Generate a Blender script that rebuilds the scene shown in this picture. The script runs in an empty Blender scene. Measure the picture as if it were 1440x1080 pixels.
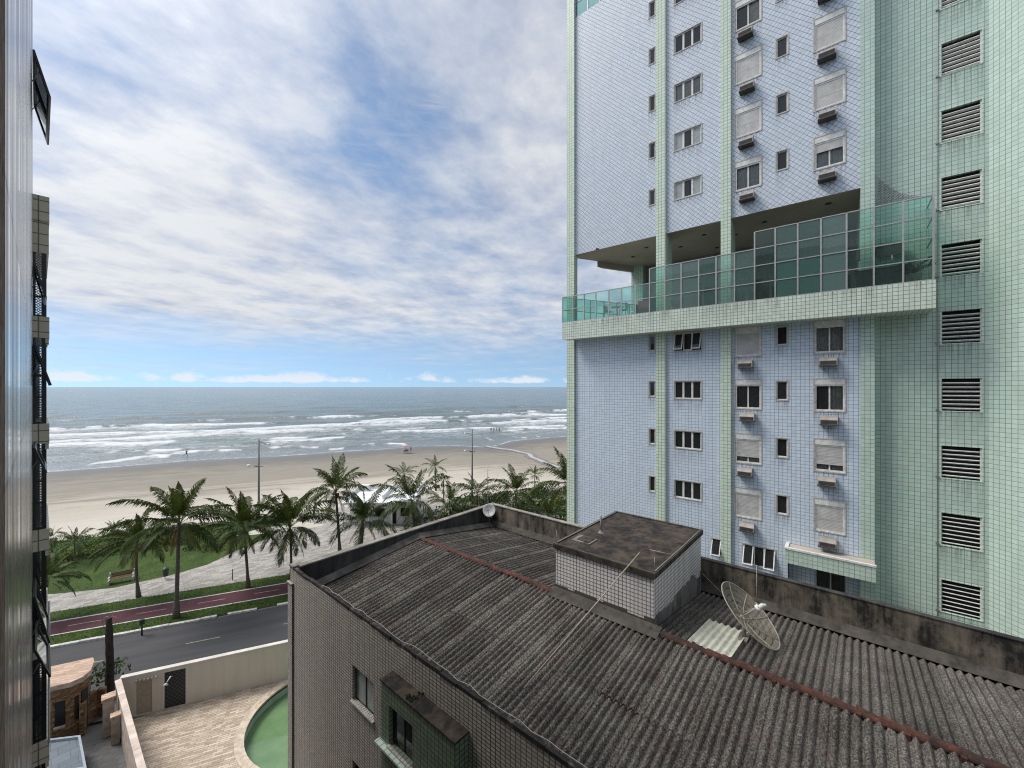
import bpy, bmesh, math, random
import numpy as np
from mathutils import Vector, Matrix, noise
R = math.radians
PI = math.pi
random.seed(7)
scn = bpy.context.scene
C = scn.collection

# ------------------------------------------------------------------ view geometry
F, CX, HY, H = 570.0, 720.0, 544.0, 18.0
YAW = math.atan(666/570)
FW = Vector((math.sin(YAW), math.cos(YAW), 0)); RT = Vector((math.cos(YAW), -math.sin(YAW), 0))
CAM = Vector((0, 0, H))
def ray(px, py):
    d = FW + RT*((px-CX)/F); return Vector((d.x, d.y, (HY-py)/F))
def onz(px, py, z=0.0):
    d = ray(px, py); return CAM + d*((z-H)/d.z)
def onX(px, py, X):
    d = ray(px, py); return CAM + d*(X/d.x)
def onY(px, py, Y):
    d = ray(px, py); return CAM + d*(Y/d.y)
U = ray(2050, HY).normalized(); V = Vector((-U.y, U.x, 0))
O = onz(288, 900)
def uv(u, v, z=0.0):
    p = O + U*u + V*v; return Vector((p.x, p.y, z))
def touv(p):
    d = Vector(p) - O; return d.dot(U), d.dot(V)

# ------------------------------------------------------------------ object helpers
def tag(o, label=None, cat=None, group=None, kind=None):
    if label: o['label'] = label
    if cat: o['category'] = cat
    if group: o['group'] = group
    if kind: o['kind'] = kind
    return o
def empty(name, loc=(0, 0, 0), rz=0.0, label=None, cat=None, group=None):
    o = bpy.data.objects.new(name, None); C.objects.link(o)
    o.location = loc; o.rotation_euler = (0, 0, rz); o.empty_display_size = .2
    return tag(o, label, cat, group)
def dup(o, parent=None):
    c = o.copy(); C.objects.link(c)
    if parent: c.parent = parent
    for ch in list(o.children): dup(ch, c)
    return c

class MB:
    """collects faces; build() makes one mesh object with UVs in metres"""
    def __init__(s): s.v = []; s.f = []; s.sm = []; s.uvs = {}
    def quad(s, pts, smooth=False, uvs=None):
        i = len(s.v); s.v += [tuple(p) for p in pts]
        if uvs: s.uvs[len(s.f)] = uvs
        s.f.append(tuple(range(i, i+len(pts)))); s.sm.append(smooth)
    def box(s, a, b, m=None):
        x0, y0, z0 = a; x1, y1, z1 = b
        if x0 > x1: x0, x1 = x1, x0
        if y0 > y1: y0, y1 = y1, y0
        if z0 > z1: z0, z1 = z1, z0
        p = [Vector(q) for q in ((x0,y0,z0),(x1,y0,z0),(x1,y1,z0),(x0,y1,z0),(x0,y0,z1),(x1,y0,z1),(x1,y1,z1),(x0,y1,z1))]
        if m is not None: p = [m @ q for q in p]
        i = len(s.v); s.v += [tuple(q) for q in p]
        for f in ((3,2,1,0),(4,5,6,7),(0,1,5,4),(1,2,6,5),(2,3,7,6),(3,0,4,7)):
            s.f.append(tuple(i+k for k in f)); s.sm.append(False)
    def prism(s, poly, z0, z1, caps=True):
        n = len(poly); i = len(s.v)
        A = sum(poly[k][0]*poly[(k+1) % n][1]-poly[(k+1) % n][0]*poly[k][1] for k in range(n))
        if A < 0: poly = poly[::-1]
        s.v += [(p[0], p[1], z0) for p in poly] + [(p[0], p[1], z1) for p in poly]
        for k in range(n):
            j = (k+1) % n
            s.f.append((i+k, i+j, i+n+j, i+n+k)); s.sm.append(False)
        if caps:
            s.f.append(tuple(i+n+k for k in range(n))); s.sm.append(False)
            s.f.append(tuple(i+k for k in reversed(range(n)))); s.sm.append(False)
    def tube(s, pts, rad, n=6, caps=True, smooth=True):
        pts = [Vector(p) for p in pts]
        if not hasattr(rad, '__len__'): rad = [rad]*len(pts)
        rings = []
        ref = None
        for k, p in enumerate(pts):
            t = (pts[min(k+1, len(pts)-1)]-pts[max(k-1, 0)]).normalized()
            if ref is None: ref = t.orthogonal().normalized()
            a = (ref - t*ref.dot(t)).normalized(); ref = a
            b = t.cross(a)
            i = len(s.v)
            for q in range(n):
                w = 2*PI*q/n
                s.v.append(tuple(p + (a*math.cos(w)+b*math.sin(w))*rad[k]))
            rings.append(i)
        for k in range(len(rings)-1):
            for q in range(n):
                r = (q+1) % n
                s.f.append((rings[k]+q, rings[k]+r, rings[k+1]+r, rings[k+1]+q)); s.sm.append(smooth)
        if caps:
            s.f.append(tuple(rings[0]+q for q in reversed(range(n)))); s.sm.append(False)
            s.f.append(tuple(rings[-1]+q for q in range(n))); s.sm.append(False)
    def lathe(s, c, prof, n=16, smooth=True, axis=None):
        c = Vector(c)
        rot = Vector((0, 0, 1)).rotation_difference(Vector(axis)).to_matrix() if axis is not None else Matrix.Identity(3)
        i = len(s.v)
        for r, z in prof:
            for q in range(n):
                w = 2*PI*q/n
                s.v.append(tuple(c + rot @ Vector((r*math.cos(w), r*math.sin(w), z))))
        for k in range(len(prof)-1):
            for q in range(n):
                r2 = (q+1) % n
                s.f.append((i+k*n+q, i+k*n+r2, i+(k+1)*n+r2, i+(k+1)*n+q)); s.sm.append(smooth)
    def build(s, name, mat, parent=None, fix=False):
        me = bpy.data.meshes.new(name); me.from_pydata(s.v, [], s.f); me.update()
        me.polygons.foreach_set('use_smooth', s.sm)
        if fix:
            bm = bmesh.new(); bm.from_mesh(me); bmesh.ops.recalc_face_normals(bm, faces=bm.faces); bm.to_mesh(me); bm.free()
        ul = me.uv_layers.new(name='UVMap')
        nl = len(me.loops); co = np.empty(len(me.vertices)*3); me.vertices.foreach_get('co', co); co = co.reshape(-1, 3)
        vi = np.empty(nl, dtype=np.int32); me.loops.foreach_get('vertex_index', vi)
        nf = len(me.polygons); nr = np.empty(nf*3); me.polygons.foreach_get('normal', nr); nr = nr.reshape(-1, 3)
        tot = np.empty(nf, dtype=np.int32); me.polygons.foreach_get('loop_total', tot)
        N = np.repeat(nr, tot, axis=0); P = co[vi]
        horiz = np.hypot(N[:, 0], N[:, 1]); L = np.maximum(horiz, 1e-6)
        tx, ty = -N[:, 1]/L, N[:, 0]/L
        flat = np.abs(N[:, 2]) > .75
        uu = np.where(flat, P[:, 0], P[:, 0]*tx+P[:, 1]*ty); vv = np.where(flat, P[:, 1], P[:, 2])
        out = np.stack([uu, vv], 1)
        for fi, q in s.uvs.items():
            st = me.polygons[fi].loop_start
            for k, w in enumerate(q): out[st+k] = w
        ul.data.foreach_set('uv', out.ravel())
        if mat: me.materials.append(mat)
        o = bpy.data.objects.new(name, me); C.objects.link(o)
        if parent: o.parent = parent
        return o
def wall_holes(mb, x0, x1, z0, z1, holes, y=0.0, depth=.3, axis='x', flip=1, back=False):
    """vertical wall sheet with rectangular openings and reveals. axis 'x': wall runs along x facing -y."""
    xs = sorted({x0, x1, *[h[0] for h in holes], *[h[1] for h in holes]}); zs = sorted({z0, z1, *[h[2] for h in holes], *[h[3] for h in holes]})
    xs = [x for x in xs if x0-1e-6 <= x <= x1+1e-6]; zs = [z for z in zs if z0-1e-6 <= z <= z1+1e-6]
    P = (lambda a, d, z: (a, y+d, z)) if axis == 'x' else (lambda a, d, z: (y+d, a, z))
    rev = axis != 'x'
    def q(p):
        mb.quad(p[::-1] if rev else p)
    for i in range(len(xs)-1):
        for j in range(len(zs)-1):
            cx, cz = (xs[i]+xs[i+1])/2, (zs[j]+zs[j+1])/2
            if any(h[0] < cx < h[1] and h[2] < cz < h[3] for h in holes): continue
            q([P(xs[i],0,zs[j]), P(xs[i+1],0,zs[j]), P(xs[i+1],0,zs[j+1]), P(xs[i],0,zs[j+1])])
    for a, b, c, d in holes:
        D = depth
        q([P(a,0,c), P(a,D,c), P(b,D,c), P(b,0,c)][::-1]); q([P(a,0,d), P(b,0,d), P(b,D,d), P(a,D,d)][::-1])
        q([P(a,0,c), P(a,0,d), P(a,D,d), P(a,D,c)][::-1]); q([P(b,0,c), P(b,D,c), P(b,D,d), P(b,0,d)][::-1])

# ------------------------------------------------------------------ materials
class NT:
    def __init__(s, name):
        s.m = bpy.data.materials.new(name); s.m.use_nodes = True
        s.t = s.m.node_tree; s.n = s.t.nodes; s.n.clear()
        s.out = s.n.new('ShaderNodeOutputMaterial'); s.p = s.n.new('ShaderNodeBsdfPrincipled')
        s.t.links.new(s.p.outputs[0], s.out.inputs[0])
    def node(s, ty, **kw):
        n = s.n.new('ShaderNode'+ty)
        for k, v in kw.items(): setattr(n, k, v)
        return n
    def link(s, a, b): s.t.links.new(a, b)
    def val(s, sock, v):
        if hasattr(v, 'is_linked') or isinstance(v, bpy.types.NodeSocket): s.link(v, sock)
        else: sock.default_value = v
    def math(s, op, a, b=0.0, c=None, clamp=False):
        n = s.node('Math', operation=op, use_clamp=clamp); s.val(n.inputs[0], a); s.val(n.inputs[1], b)
        if c is not None: s.val(n.inputs[2], c)
        return n.outputs[0]
    def uv(s): return s.node('UVMap', uv_map='UVMap').outputs[0]
    def pos(s): return s.node('NewGeometry').outputs['Position']
    def obj(s): return s.node('TexCoord').outputs['Object']
    def map(s, vec, scale=(1,1,1), rot=(0,0,0), loc=(0,0,0)):
        n = s.node('Mapping'); s.link(vec, n.inputs[0]); n.inputs[1].default_value = loc; n.inputs[2].default_value = rot; n.inputs[3].default_value = scale
        return n.outputs[0]
    def noise(s, vec, scale, detail=4, rough=.55, dist=0.0, col=False):
        n = s.node('TexNoise'); s.link(vec, n.inputs['Vector']); n.inputs['Scale'].default_value = scale
        n.inputs['Detail'].default_value = detail; n.inputs['Roughness'].default_value = rough; n.inputs['Distortion'].default_value = dist
        return n.outputs[1 if col else 0]
    def vor(s, vec, scale, feature='F1', out=0, rand=1.0):
        n = s.node('TexVoronoi', feature=feature); s.link(vec, n.inputs['Vector']); n.inputs['Scale'].default_value = scale
        n.inputs['Randomness'].default_value = rand
        return n.outputs[out]
    def ramp(s, f, stops, interp='LINEAR'):
        n = s.node('ValToRGB'); s.link(f, n.inputs[0]); r = n.color_ramp; r.interpolation = interp
        while len(r.elements) < len(stops): r.elements.new(.5)
        for e, (p, c) in zip(r.elements, stops):
            e.position = p; e.color = (c, c, c, 1) if not hasattr(c, '__len__') else (*c, 1)
        return n.outputs[0]
    def mix(s, f, a, b, mode='MIX'):
        n = s.node('Mix', data_type='RGBA', blend_type=mode)
        s.val(n.inputs[0], f)
        for i, c in ((6, a), (7, b)):
            if isinstance(c, bpy.types.NodeSocket): s.link(c, n.inputs[i])
            else: n.inputs[i].default_value = (*c, 1)
        return n.outputs[2]
    def bump(s, h, strength=.3, dist=.01):
        n = s.node('Bump'); s.link(h, n.inputs['Height']); n.inputs['Strength'].default_value = strength; n.inputs['Distance'].default_value = dist
        s.link(n.outputs[0], s.p.inputs['Normal']); return n
    def set(s, col=None, rough=None, metal=None, spec=None, trans=None):
        I = s.p.inputs
        if col is not None: s.val(I['Base Color'], (*col, 1) if isinstance(col, tuple) else col)
        if rough is not None: s.val(I['Roughness'], rough)
        if metal is not None: s.val(I['Metallic'], metal)
        if spec is not None: s.val(I['Specular IOR Level'], spec)
        return s.m
def plain(name, col, rough=.6, metal=0.0, var=.12, scale=6.0, bump=0.0):
    t = NT(name); n = t.noise(t.obj(), scale, 5, .6)
    d = tuple(c*(1-var*2.2) for c in col); l = tuple(min(1, c*(1+var)) for c in col)
    c = t.ramp(n, [(.3, d), (.68, l)])
    if bump: t.bump(n, bump, .01)
    return t.set(c, rough, metal)
def tile_mat(name, col, grout, size=(.19, .19), mortar=.012, var=.1, rot=0.0, rough=.35, stain=.25, staincol=(.18,.16,.12), bump=.35, spec=.5):
    t = NT(name); u0 = t.uv()
    v = t.map(u0, rot=(0, 0, rot))
    b = t.node('TexBrick', offset=0.0, squash=1.0); t.link(v, b.inputs['Vector'])
    b.inputs['Scale'].default_value = 1; b.inputs['Mortar Size'].default_value = mortar; b.inputs['Mortar Smooth'].default_value = .15
    b.inputs['Brick Width'].default_value = size[0]; b.inputs['Row Height'].default_value = size[1]; b.inputs['Bias'].default_value = 0
    b.inputs['Color1'].default_value = (*[min(1, c*(1+var)) for c in col], 1); b.inputs['Color2'].default_value = (*[c*(1-var) for c in col], 1)
    b.inputs['Mortar'].default_value = (*grout, 1)
    big = t.ramp(t.noise(t.map(u0, scale=(1, .35, 1)), .9, 6, .62), [(.35, 0.0), (.8, 1.0)])
    streak = t.ramp(t.noise(t.map(u0, scale=(3.2, .16, 1)), 1.0, 6, .65), [(.5, 0.0), (.8, 1.0)])
    f = t.math('MULTIPLY', t.math('ADD', big, streak, clamp=True), stain)
    c = t.mix(f, b.outputs['Color'], tuple(.55*c+.45*s for c, s in zip(col, staincol)))
    t.bump(t.math('SUBTRACT', 1.0, b.outputs['Fac']), bump, .008)
    rr = t.math('ADD', rough, t.math('MULTIPLY', big, .2))
    return t.set(c, rr, spec=spec)

M = {}
M['lav'] = tile_mat('lavender_tile', (.62,.71,.81), (.19,.23,.30), (.185,.17), .010, .06, rough=.3, stain=.30)
M['lav_diag'] = tile_mat('lavender_diagonal_tile', (.63,.695,.775), (.13,.16,.22), (.2,.2), .011, .06, rot=PI/4, rough=.3, stain=.30)
M['green'] = tile_mat('green_tile', (.535,.665,.585), (.15,.21,.18), (.19,.19), .010, .07, rough=.3, stain=.38)
M['green_light'] = tile_mat('pale_green_tile', (.63,.74,.61), (.2,.26,.2), (.19,.19), .012, .07, rough=.3, stain=.2)
M['green_terr'] = tile_mat('terrace_tile', (.64,.72,.64), (.14,.2,.15), (.17,.17), .012, .08, rough=.3, stain=.24, staincol=(.35,.3,.15))
M['grey_tile'] = tile_mat('small_grey_tile', (.35,.31,.265), (.022,.02,.018), (.115,.105), .013, .16, rough=.45, stain=.4, staincol=(.14,.11,.08))
M['moss_tile'] = tile_mat('mossy_green_tile', (.20,.26,.18), (.02,.024,.018), (.13,.12), .011, .15, rough=.5, stain=.55, staincol=(.05,.06,.03))
M['white_tile'] = tile_mat('white_square_tile', (.74,.71,.70), (.04,.038,.04), (.125,.117), .012, .06, rough=.35, stain=.28)
M['beige_tile'] = tile_mat('beige_balcony_tile', (.66,.59,.47), (.16,.13,.1), (.3,.3), .015, .06, rough=.35, stain=.2)
M['white'] = plain('white_frame', (.74,.74,.71), .45, var=.12)
M['alu'] = plain('grey_aluminium', (.45,.45,.43), .4, .4, var=.08)
M['shutter'] = None
M['trim'] = plain('beige_stone_trim', (.5,.47,.42), .7, var=.14)
M['dark'] = plain('dark_room', (.012,.012,.013), .9)
M['black'] = plain('black_frame', (.012,.013,.014), .35)
M['soffit'] = plain('soffit_render', (.44,.385,.33), .8, var=.08, scale=.6)
M['doorglass'] = plain('dark_sliding_glass', (.05,.06,.06), .08)
M['curtain'] = plain('curtain_cloth', (.72,.68,.62), .9, var=.15)
M['curtain_dark'] = plain('dark_curtain', (.09,.075,.08), .9, var=.2)
M['coping'] = plain('beige_coping', (.52,.43,.35), .75, var=.2, scale=3, bump=.2)
M['steel'] = plain('galvanised_steel', (.33,.33,.32), .45, .6)
M['wood'] = plain('bench_wood', (.17,.07,.05), .6, var=.25)
M['wire'] = plain('pale_wire', (.4,.37,.33), .6)
def _shutter():
    t = NT('rolling_shutter'); v = t.uv()
    w = t.node('TexWave', wave_type='BANDS', bands_direction='Y', wave_profile='SIN'); t.link(v, w.inputs[0]); w.inputs['Scale'].default_value = 4.6
    n = t.noise(t.map(v, scale=(1.5, 1.2, 1)), 2.2, 5, .6)
    c = t.ramp(n, [(.3, (.40,.39,.375)), (.7, (.56,.55,.53))]); t.bump(w.outputs[1], .35, .01)
    return t.set(c, .5)
M['shutter'] = _shutter()
def glass(name, tint, opac, rough=.03):
    t = NT(name); gl = t.node('BsdfGlossy'); gl.inputs['Roughness'].default_value = rough; gl.inputs['Color'].default_value = (.9,.95,.95,1)
    tr = t.node('BsdfTransparent'); tr.inputs[0].default_value = (*tint, 1)
    df = t.node('BsdfDiffuse'); df.inputs[0].default_value = (*[c*.55 for c in tint], 1)
    m1 = t.node('MixShader'); m1.inputs[0].default_value = opac; t.link(tr.outputs[0], m1.inputs[1]); t.link(df.outputs[0], m1.inputs[2])
    fr = t.node('Fresnel'); fr.inputs[0].default_value = 1.5
    m2 = t.node('MixShader'); t.link(fr.outputs[0], m2.inputs[0]); t.link(m1.outputs[0], m2.inputs[1]); t.link(gl.outputs[0], m2.inputs[2])
    t.link(m2.outputs[0], t.out.inputs[0]); return t.m
M['pane'] = glass('window_glass', (.78,.82,.82), .05)
M['darkpane'] = glass('smoked_glass', (.16,.18,.18), .3)
M['green_glass'] = glass('green_terrace_glass', (.52,.84,.76), .2); M['green_glass_b'] = glass('dusty_green_terrace_glass', (.54,.80,.74), .34); M['green_glass_c'] = glass('clear_green_terrace_glass', (.60,.88,.80), .07)
M['frost'] = plain('frosted_glass', (.34,.38,.37), .25, var=.1)
def _netmat(name, col, cell, w):
    t = NT(name); b = t.node('TexBrick', offset=0.0); t.link(t.map(t.uv(), rot=(0,0,PI/4)), b.inputs[0]); b.inputs['Scale'].default_value = 1
    b.inputs['Brick Width'].default_value = cell; b.inputs['Row Height'].default_value = cell; b.inputs['Mortar Size'].default_value = w
    tr = t.node('BsdfTransparent'); mx = t.node('MixShader'); t.link(b.outputs['Fac'], mx.inputs[0]); t.link(tr.outputs[0], mx.inputs[1]); t.link(t.p.outputs[0], mx.inputs[2])
    t.link(mx.outputs[0], t.out.inputs[0]); t.set(col, .7); return t.m
M['net'] = _netmat('safety_net', (.06,.065,.065), .05, .0085)
M['mesh'] = _netmat('dish_mesh', (.34,.30,.23), .02, .0024)
M['lattice'] = None
# weathered concrete
def _concrete(name, light, dark, amt=.5, zs=.5):
    t = NT(name); p = t.pos()
    a = t.noise(t.map(p, scale=(1, 1, zs)), 1.5, 8, .70, .3); b = t.noise(p, 6, 6, .6)
    st = t.noise(t.map(p, scale=(4, 4, .25)), 1.0, 6, .65)
    f = t.math('ADD', t.math('MULTIPLY', a, .6), t.math('ADD', t.math('MULTIPLY', b, .15), t.math('MULTIPLY', st, .3)))
    c = t.ramp(f, [(amt-.1, dark), (amt+.02, tuple(.5*(x+y) for x, y in zip(light, dark))), (amt+.16, light)])
    t.bump(b, .5, .02); return t.set(c, .9)
M['parapet'] = _concrete('mouldy_parapet', (.25,.215,.165), (.012,.011,.010), .545)
M['parapet_dark'] = _concrete('black_moulded_parapet', (.09,.088,.085), (.016,.016,.016), .55)
M['slab'] = _concrete('rust_stained_slab', (.115,.085,.062), (.012,.010,.009), .56, 1)
M['dirt_skirt'] = _concrete('cement_skirt', (.10,.09,.075), (.025,.022,.02), .5, 1)
M['peel'] = _concrete('peeled_render', (.22,.21,.195), (.02,.018,.016), .5)
M['roofedge'] = _concrete('rotten_roof_edge', (.30,.27,.24), (.022,.019,.017), .62, 1)
M['edge'] = _concrete('rough_cement_edge', (.32,.29,.26), (.03,.026,.025), .53, 1)
# asbestos roof
def _roof():
    t = NT('weathered_fibre_cement'); p = t.pos()
    sp = t.vor(t.map(p, scale=(1,1,1)), 26, 'F1', 0); fine = t.noise(p, 24, 5, .75); big = t.noise(p, .7, 6, .65)
    tint = t.noise(t.map(p, scale=(.9,.9,.9), loc=(4,2,0)), 1.6, 4, .6)
    f = t.math('ADD', t.math('MULTIPLY', fine, .72), t.math('ADD', t.math('MULTIPLY', sp, .22), t.math('ADD', t.math('MULTIPLY', big, .28), .075)))
    c = t.ramp(f, [(.53, (.028,.025,.023)), (.66, (.080,.073,.065)), (.82, (.25,.23,.205))])
    c = t.mix(t.ramp(tint, [(.52, 0.0), (.75, .45)]), c, (.075,.035,.04))
    at = t.node('Attribute', attribute_name='shade'); c = t.mix(1.0, c, at.outputs['Color'], 'MULTIPLY')
    t.bump(t.math('ADD', fine, sp), .45, .01); return t.set(c, .95, spec=.2)
M['roof'] = _roof()
def _ridge():
    t = NT('dirty_clay'); p = t.pos(); n = t.noise(p, 3.0, 7, .7, .4); g = t.noise(p, 22, 4, .6)
    f = t.math('ADD', t.math('MULTIPLY', n, .7), t.math('MULTIPLY', g, .3))
    c = t.ramp(f, [(.40, (.022,.016,.014)), (.54, (.085,.03,.02)), (.70, (.24,.075,.042))]); t.bump(g, .5, .01); return t.set(c, .85)
M['clay'] = _ridge()
M['newsheet'] = plain('pale_translucent_sheet', (.55,.55,.47), .5, var=.12, scale=5)
# stone paving
def paving(name, c1, c2, mortar, size, rot, rough=.75, dirt=(.2,.17,.13), msize=.012):
    t = NT(name); v = t.map(t.pos(), rot=(0, 0, rot))
    b = t.node('TexBrick', offset=.37, squash=1.0); t.link(v, b.inputs[0]); b.inputs['Scale'].default_value = 1
    b.inputs['Brick Width'].default_value = size[0]; b.inputs['Row Height'].default_value = size[1]; b.inputs['Mortar Size'].default_value = msize; b.inputs['Mortar Smooth'].default_value = .3
    b.inputs['Color1'].default_value = (*c1, 1); b.inputs['Color2'].default_value = (*c2, 1); b.inputs['Mortar'].default_value = (*mortar, 1)
    n1 = t.noise(t.map(v, scale=(.8, 2.6, 1)), 1.1, 6, .7); n2 = t.noise(t.map(v, scale=(1, 5, 1)), 1.6, 5, .7)
    cc = t.mix(t.ramp(n1, [(.48, 0.0), (.7, .75)]), b.outputs['Color'], dirt)
    cc = t.mix(t.ramp(n2, [(.5, 0.0), (.75, .6)]), cc, tuple(min(1, x*1.15) for x in c1))
    t.bump(t.math('SUBTRACT', 1.0, b.outputs['Fac']), .4, .01)
    return t.set(cc, rough)
UA = math.atan2(U.y, U.x)
M['court'] = paving('courtyard_stone', (.66,.565,.45), (.36,.28,.205), (.20,.16,.12), (.46,.125), -UA, dirt=(.27,.20,.15))
M['prom'] = paving('promenade_stone', (.46,.435,.39), (.22,.208,.19), (.22,.2,.18), (.7,.26), -UA-.35, dirt=(.21,.195,.175), msize=.02)
M['drive'] = paving('driveway_stone', (.13,.13,.13), (.08,.08,.085), (.05,.05,.05), (.4,.3), -UA, dirt=(.06,.06,.06))
M['bluestone'] = paving('bluish_stone', (.17,.20,.23), (.12,.145,.17), (.07,.08,.1), (.6,.6), 0, dirt=(.1,.12,.14))
M['rosestone'] = paving('rose_stone', (.62,.45,.34), (.42,.29,.21), (.3,.2,.15), (.5,.16), .6, dirt=(.36,.24,.17))
def _stone_wall():
    t = NT('rubble_stone'); p = t.map(t.uv(), scale=(1, 2.2, 1))
    c = t.ramp(t.vor(p, 3.6, 'F1', 1), [(.2, (.13,.07,.035)), (.5, (.25,.14,.065)), (.8, (.34,.21,.11))])
    e = t.vor(p, 3.6, 'DISTANCE_TO_EDGE'); c = t.mix(t.ramp(e, [(.0, 1.0), (.07, 0.0)]), c, (.04,.03,.022)); t.bump(e, .6, .04); return t.set(c, .85)
M['rubble'] = _stone_wall()
def _asphalt():
    t = NT('asphalt'); p = t.map(t.pos(), rot=(0, 0, -UA)); a = t.noise(p, 60, 3, .7); b = t.noise(t.map(p, scale=(.12, 1.2, 1)), 1.0, 6, .6)
    f = t.math('ADD', t.math('MULTIPLY', a, .4), t.math('MULTIPLY', b, .6)); c = t.ramp(f, [(.35, (.040,.040,.043)), (.65, (.078,.078,.082))]); t.bump(a, .3, .01); return t.set(c, .85)
M['asphalt'] = _asphalt()
M['bike'] = plain('red_oxide_asphalt', (.085,.022,.032), .85, var=.18, scale=.8)
M['paint'] = plain('worn_white_paint', (.62,.61,.57), .7, var=.2, scale=4)
M['paint_y'] = plain('worn_yellow_paint', (.40,.34,.22), .7, var=.25, scale=4)
M['plaster'] = None
def _plaster():
    t = NT('cream_plaster'); p = t.pos(); n = t.noise(t.map(p, scale=(1,1,.4)), .8, 6, .65); s = t.noise(t.map(p, scale=(5,5,.2)), 1, 5, .6)
    f = t.math('ADD', t.math('MULTIPLY', n, .6), t.math('MULTIPLY', s, .4)); c = t.ramp(f, [(.3, (.53,.49,.43)), (.7, (.68,.64,.57))]); return t.set(c, .85)
M['plaster'] = _plaster()
M['cream'] = plain('cream_wall', (.66,.63,.57), .8, var=.1, scale=1.0)
def _grass(name, a, b, d):
    t = NT(name); p = t.pos(); n = t.noise(p, .5, 6, .65); g = t.noise(p, 14, 4, .7)
    f = t.math('ADD', t.math('MULTIPLY', n, .55), t.math('MULTIPLY', g, .45)); c = t.ramp(f, [(.32, d), (.5, a), (.68, b)]); t.bump(g, .8, .05); return t.set(c, .9, spec=.2)
M['grass'] = _grass('lawn_grass', (.048,.085,.018), (.092,.135,.032), (.022,.040,.012))
def leafmat(name, a, b, trans=.25, attr=True):
    t = NT(name); n = t.noise(t.pos(), 1.4, 4, .65); at = t.node('Attribute', attribute_name='tint')
    f = t.math('ADD', t.math('MULTIPLY', n, .5), t.math('MULTIPLY', at.outputs['Fac'], .5)); c = t.ramp(f, [(.2, a), (.75, b)])
    t.set(c, .55, spec=.22); td = t.node('BsdfTranslucent'); t.link(c, td.inputs[0]); mx = t.node('MixShader'); mx.inputs[0].default_value = trans
    t.link(t.p.outputs[0], mx.inputs[1]); t.link(td.outputs[0], mx.inputs[2]); t.link(mx.outputs[0], t.out.inputs[0]); return t.m
M['palm'] = leafmat('palm_leaf', (.016,.038,.008), (.092,.118,.022))
M['palm_y'] = leafmat('old_palm_leaf', (.10,.085,.025), (.24,.17,.05))
M['bush'] = leafmat('bush_leaf', (.018,.042,.010), (.075,.125,.025))
M['bush_y'] = leafmat('yellow_bush_leaf', (.05,.085,.014), (.19,.21,.04))
M['bush_d'] = leafmat('dark_bush_leaf', (.014,.03,.009), (.05,.075,.02))
def _trunk():
    t = NT('palm_trunk'); p = t.obj(); w = t.node('TexWave', wave_type='BANDS', bands_direction='Z'); t.link(p, w.inputs[0]); w.inputs['Scale'].default_value = 2.2; w.inputs['Distortion'].default_value = 1.5
    n = t.noise(p, 5, 5, .6); c = t.ramp(t.math('ADD', t.math('MULTIPLY', w.outputs[1], .35), t.math('MULTIPLY', n, .65)), [(.3, (.06,.05,.04)), (.7, (.19,.165,.135))]); t.bump(w.outputs[1], .5, .03); return t.set(c, .9)
M['trunk'] = _trunk()
M['deadtrunk'] = plain('dead_trunk', (.035,.028,.022), .95, var=.3, scale=8, bump=.5)

# ------------------------------------------------------------------ camera, world, sun
cd = bpy.data.cameras.new('camera'); cam = bpy.data.objects.new('camera', cd); C.objects.link(cam)
cam.location = CAM; cam.rotation_euler = (PI/2, 0, -YAW); cd.sensor_width = 36; cd.lens = 36*F/1440
cd.shift_y = 4/1440; cd.clip_start = .02; cd.clip_end = 90000; scn.camera = cam
SUN_EL, SUN_DIR = R(54), Vector((-.55, .82, 0)).normalized()
sd = bpy.data.lights.new('sun', 'SUN'); sd.energy = 2.5; sd.angle = R(24); sd.color = (1, .95, .88)
sun = bpy.data.objects.new('sun', sd); C.objects.link(sun)
sv = Vector((SUN_DIR.x*math.cos(SUN_EL), SUN_DIR.y*math.cos(SUN_EL), math.sin(SUN_EL)))
sun.rotation_euler = (-sv).to_track_quat('-Z', 'Y').to_euler(); sun.location = (0, 60, 120)
scn.view_settings.view_transform = 'Standard'; scn.view_settings.look = 'None'; scn.view_settings.exposure = 0.26
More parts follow.
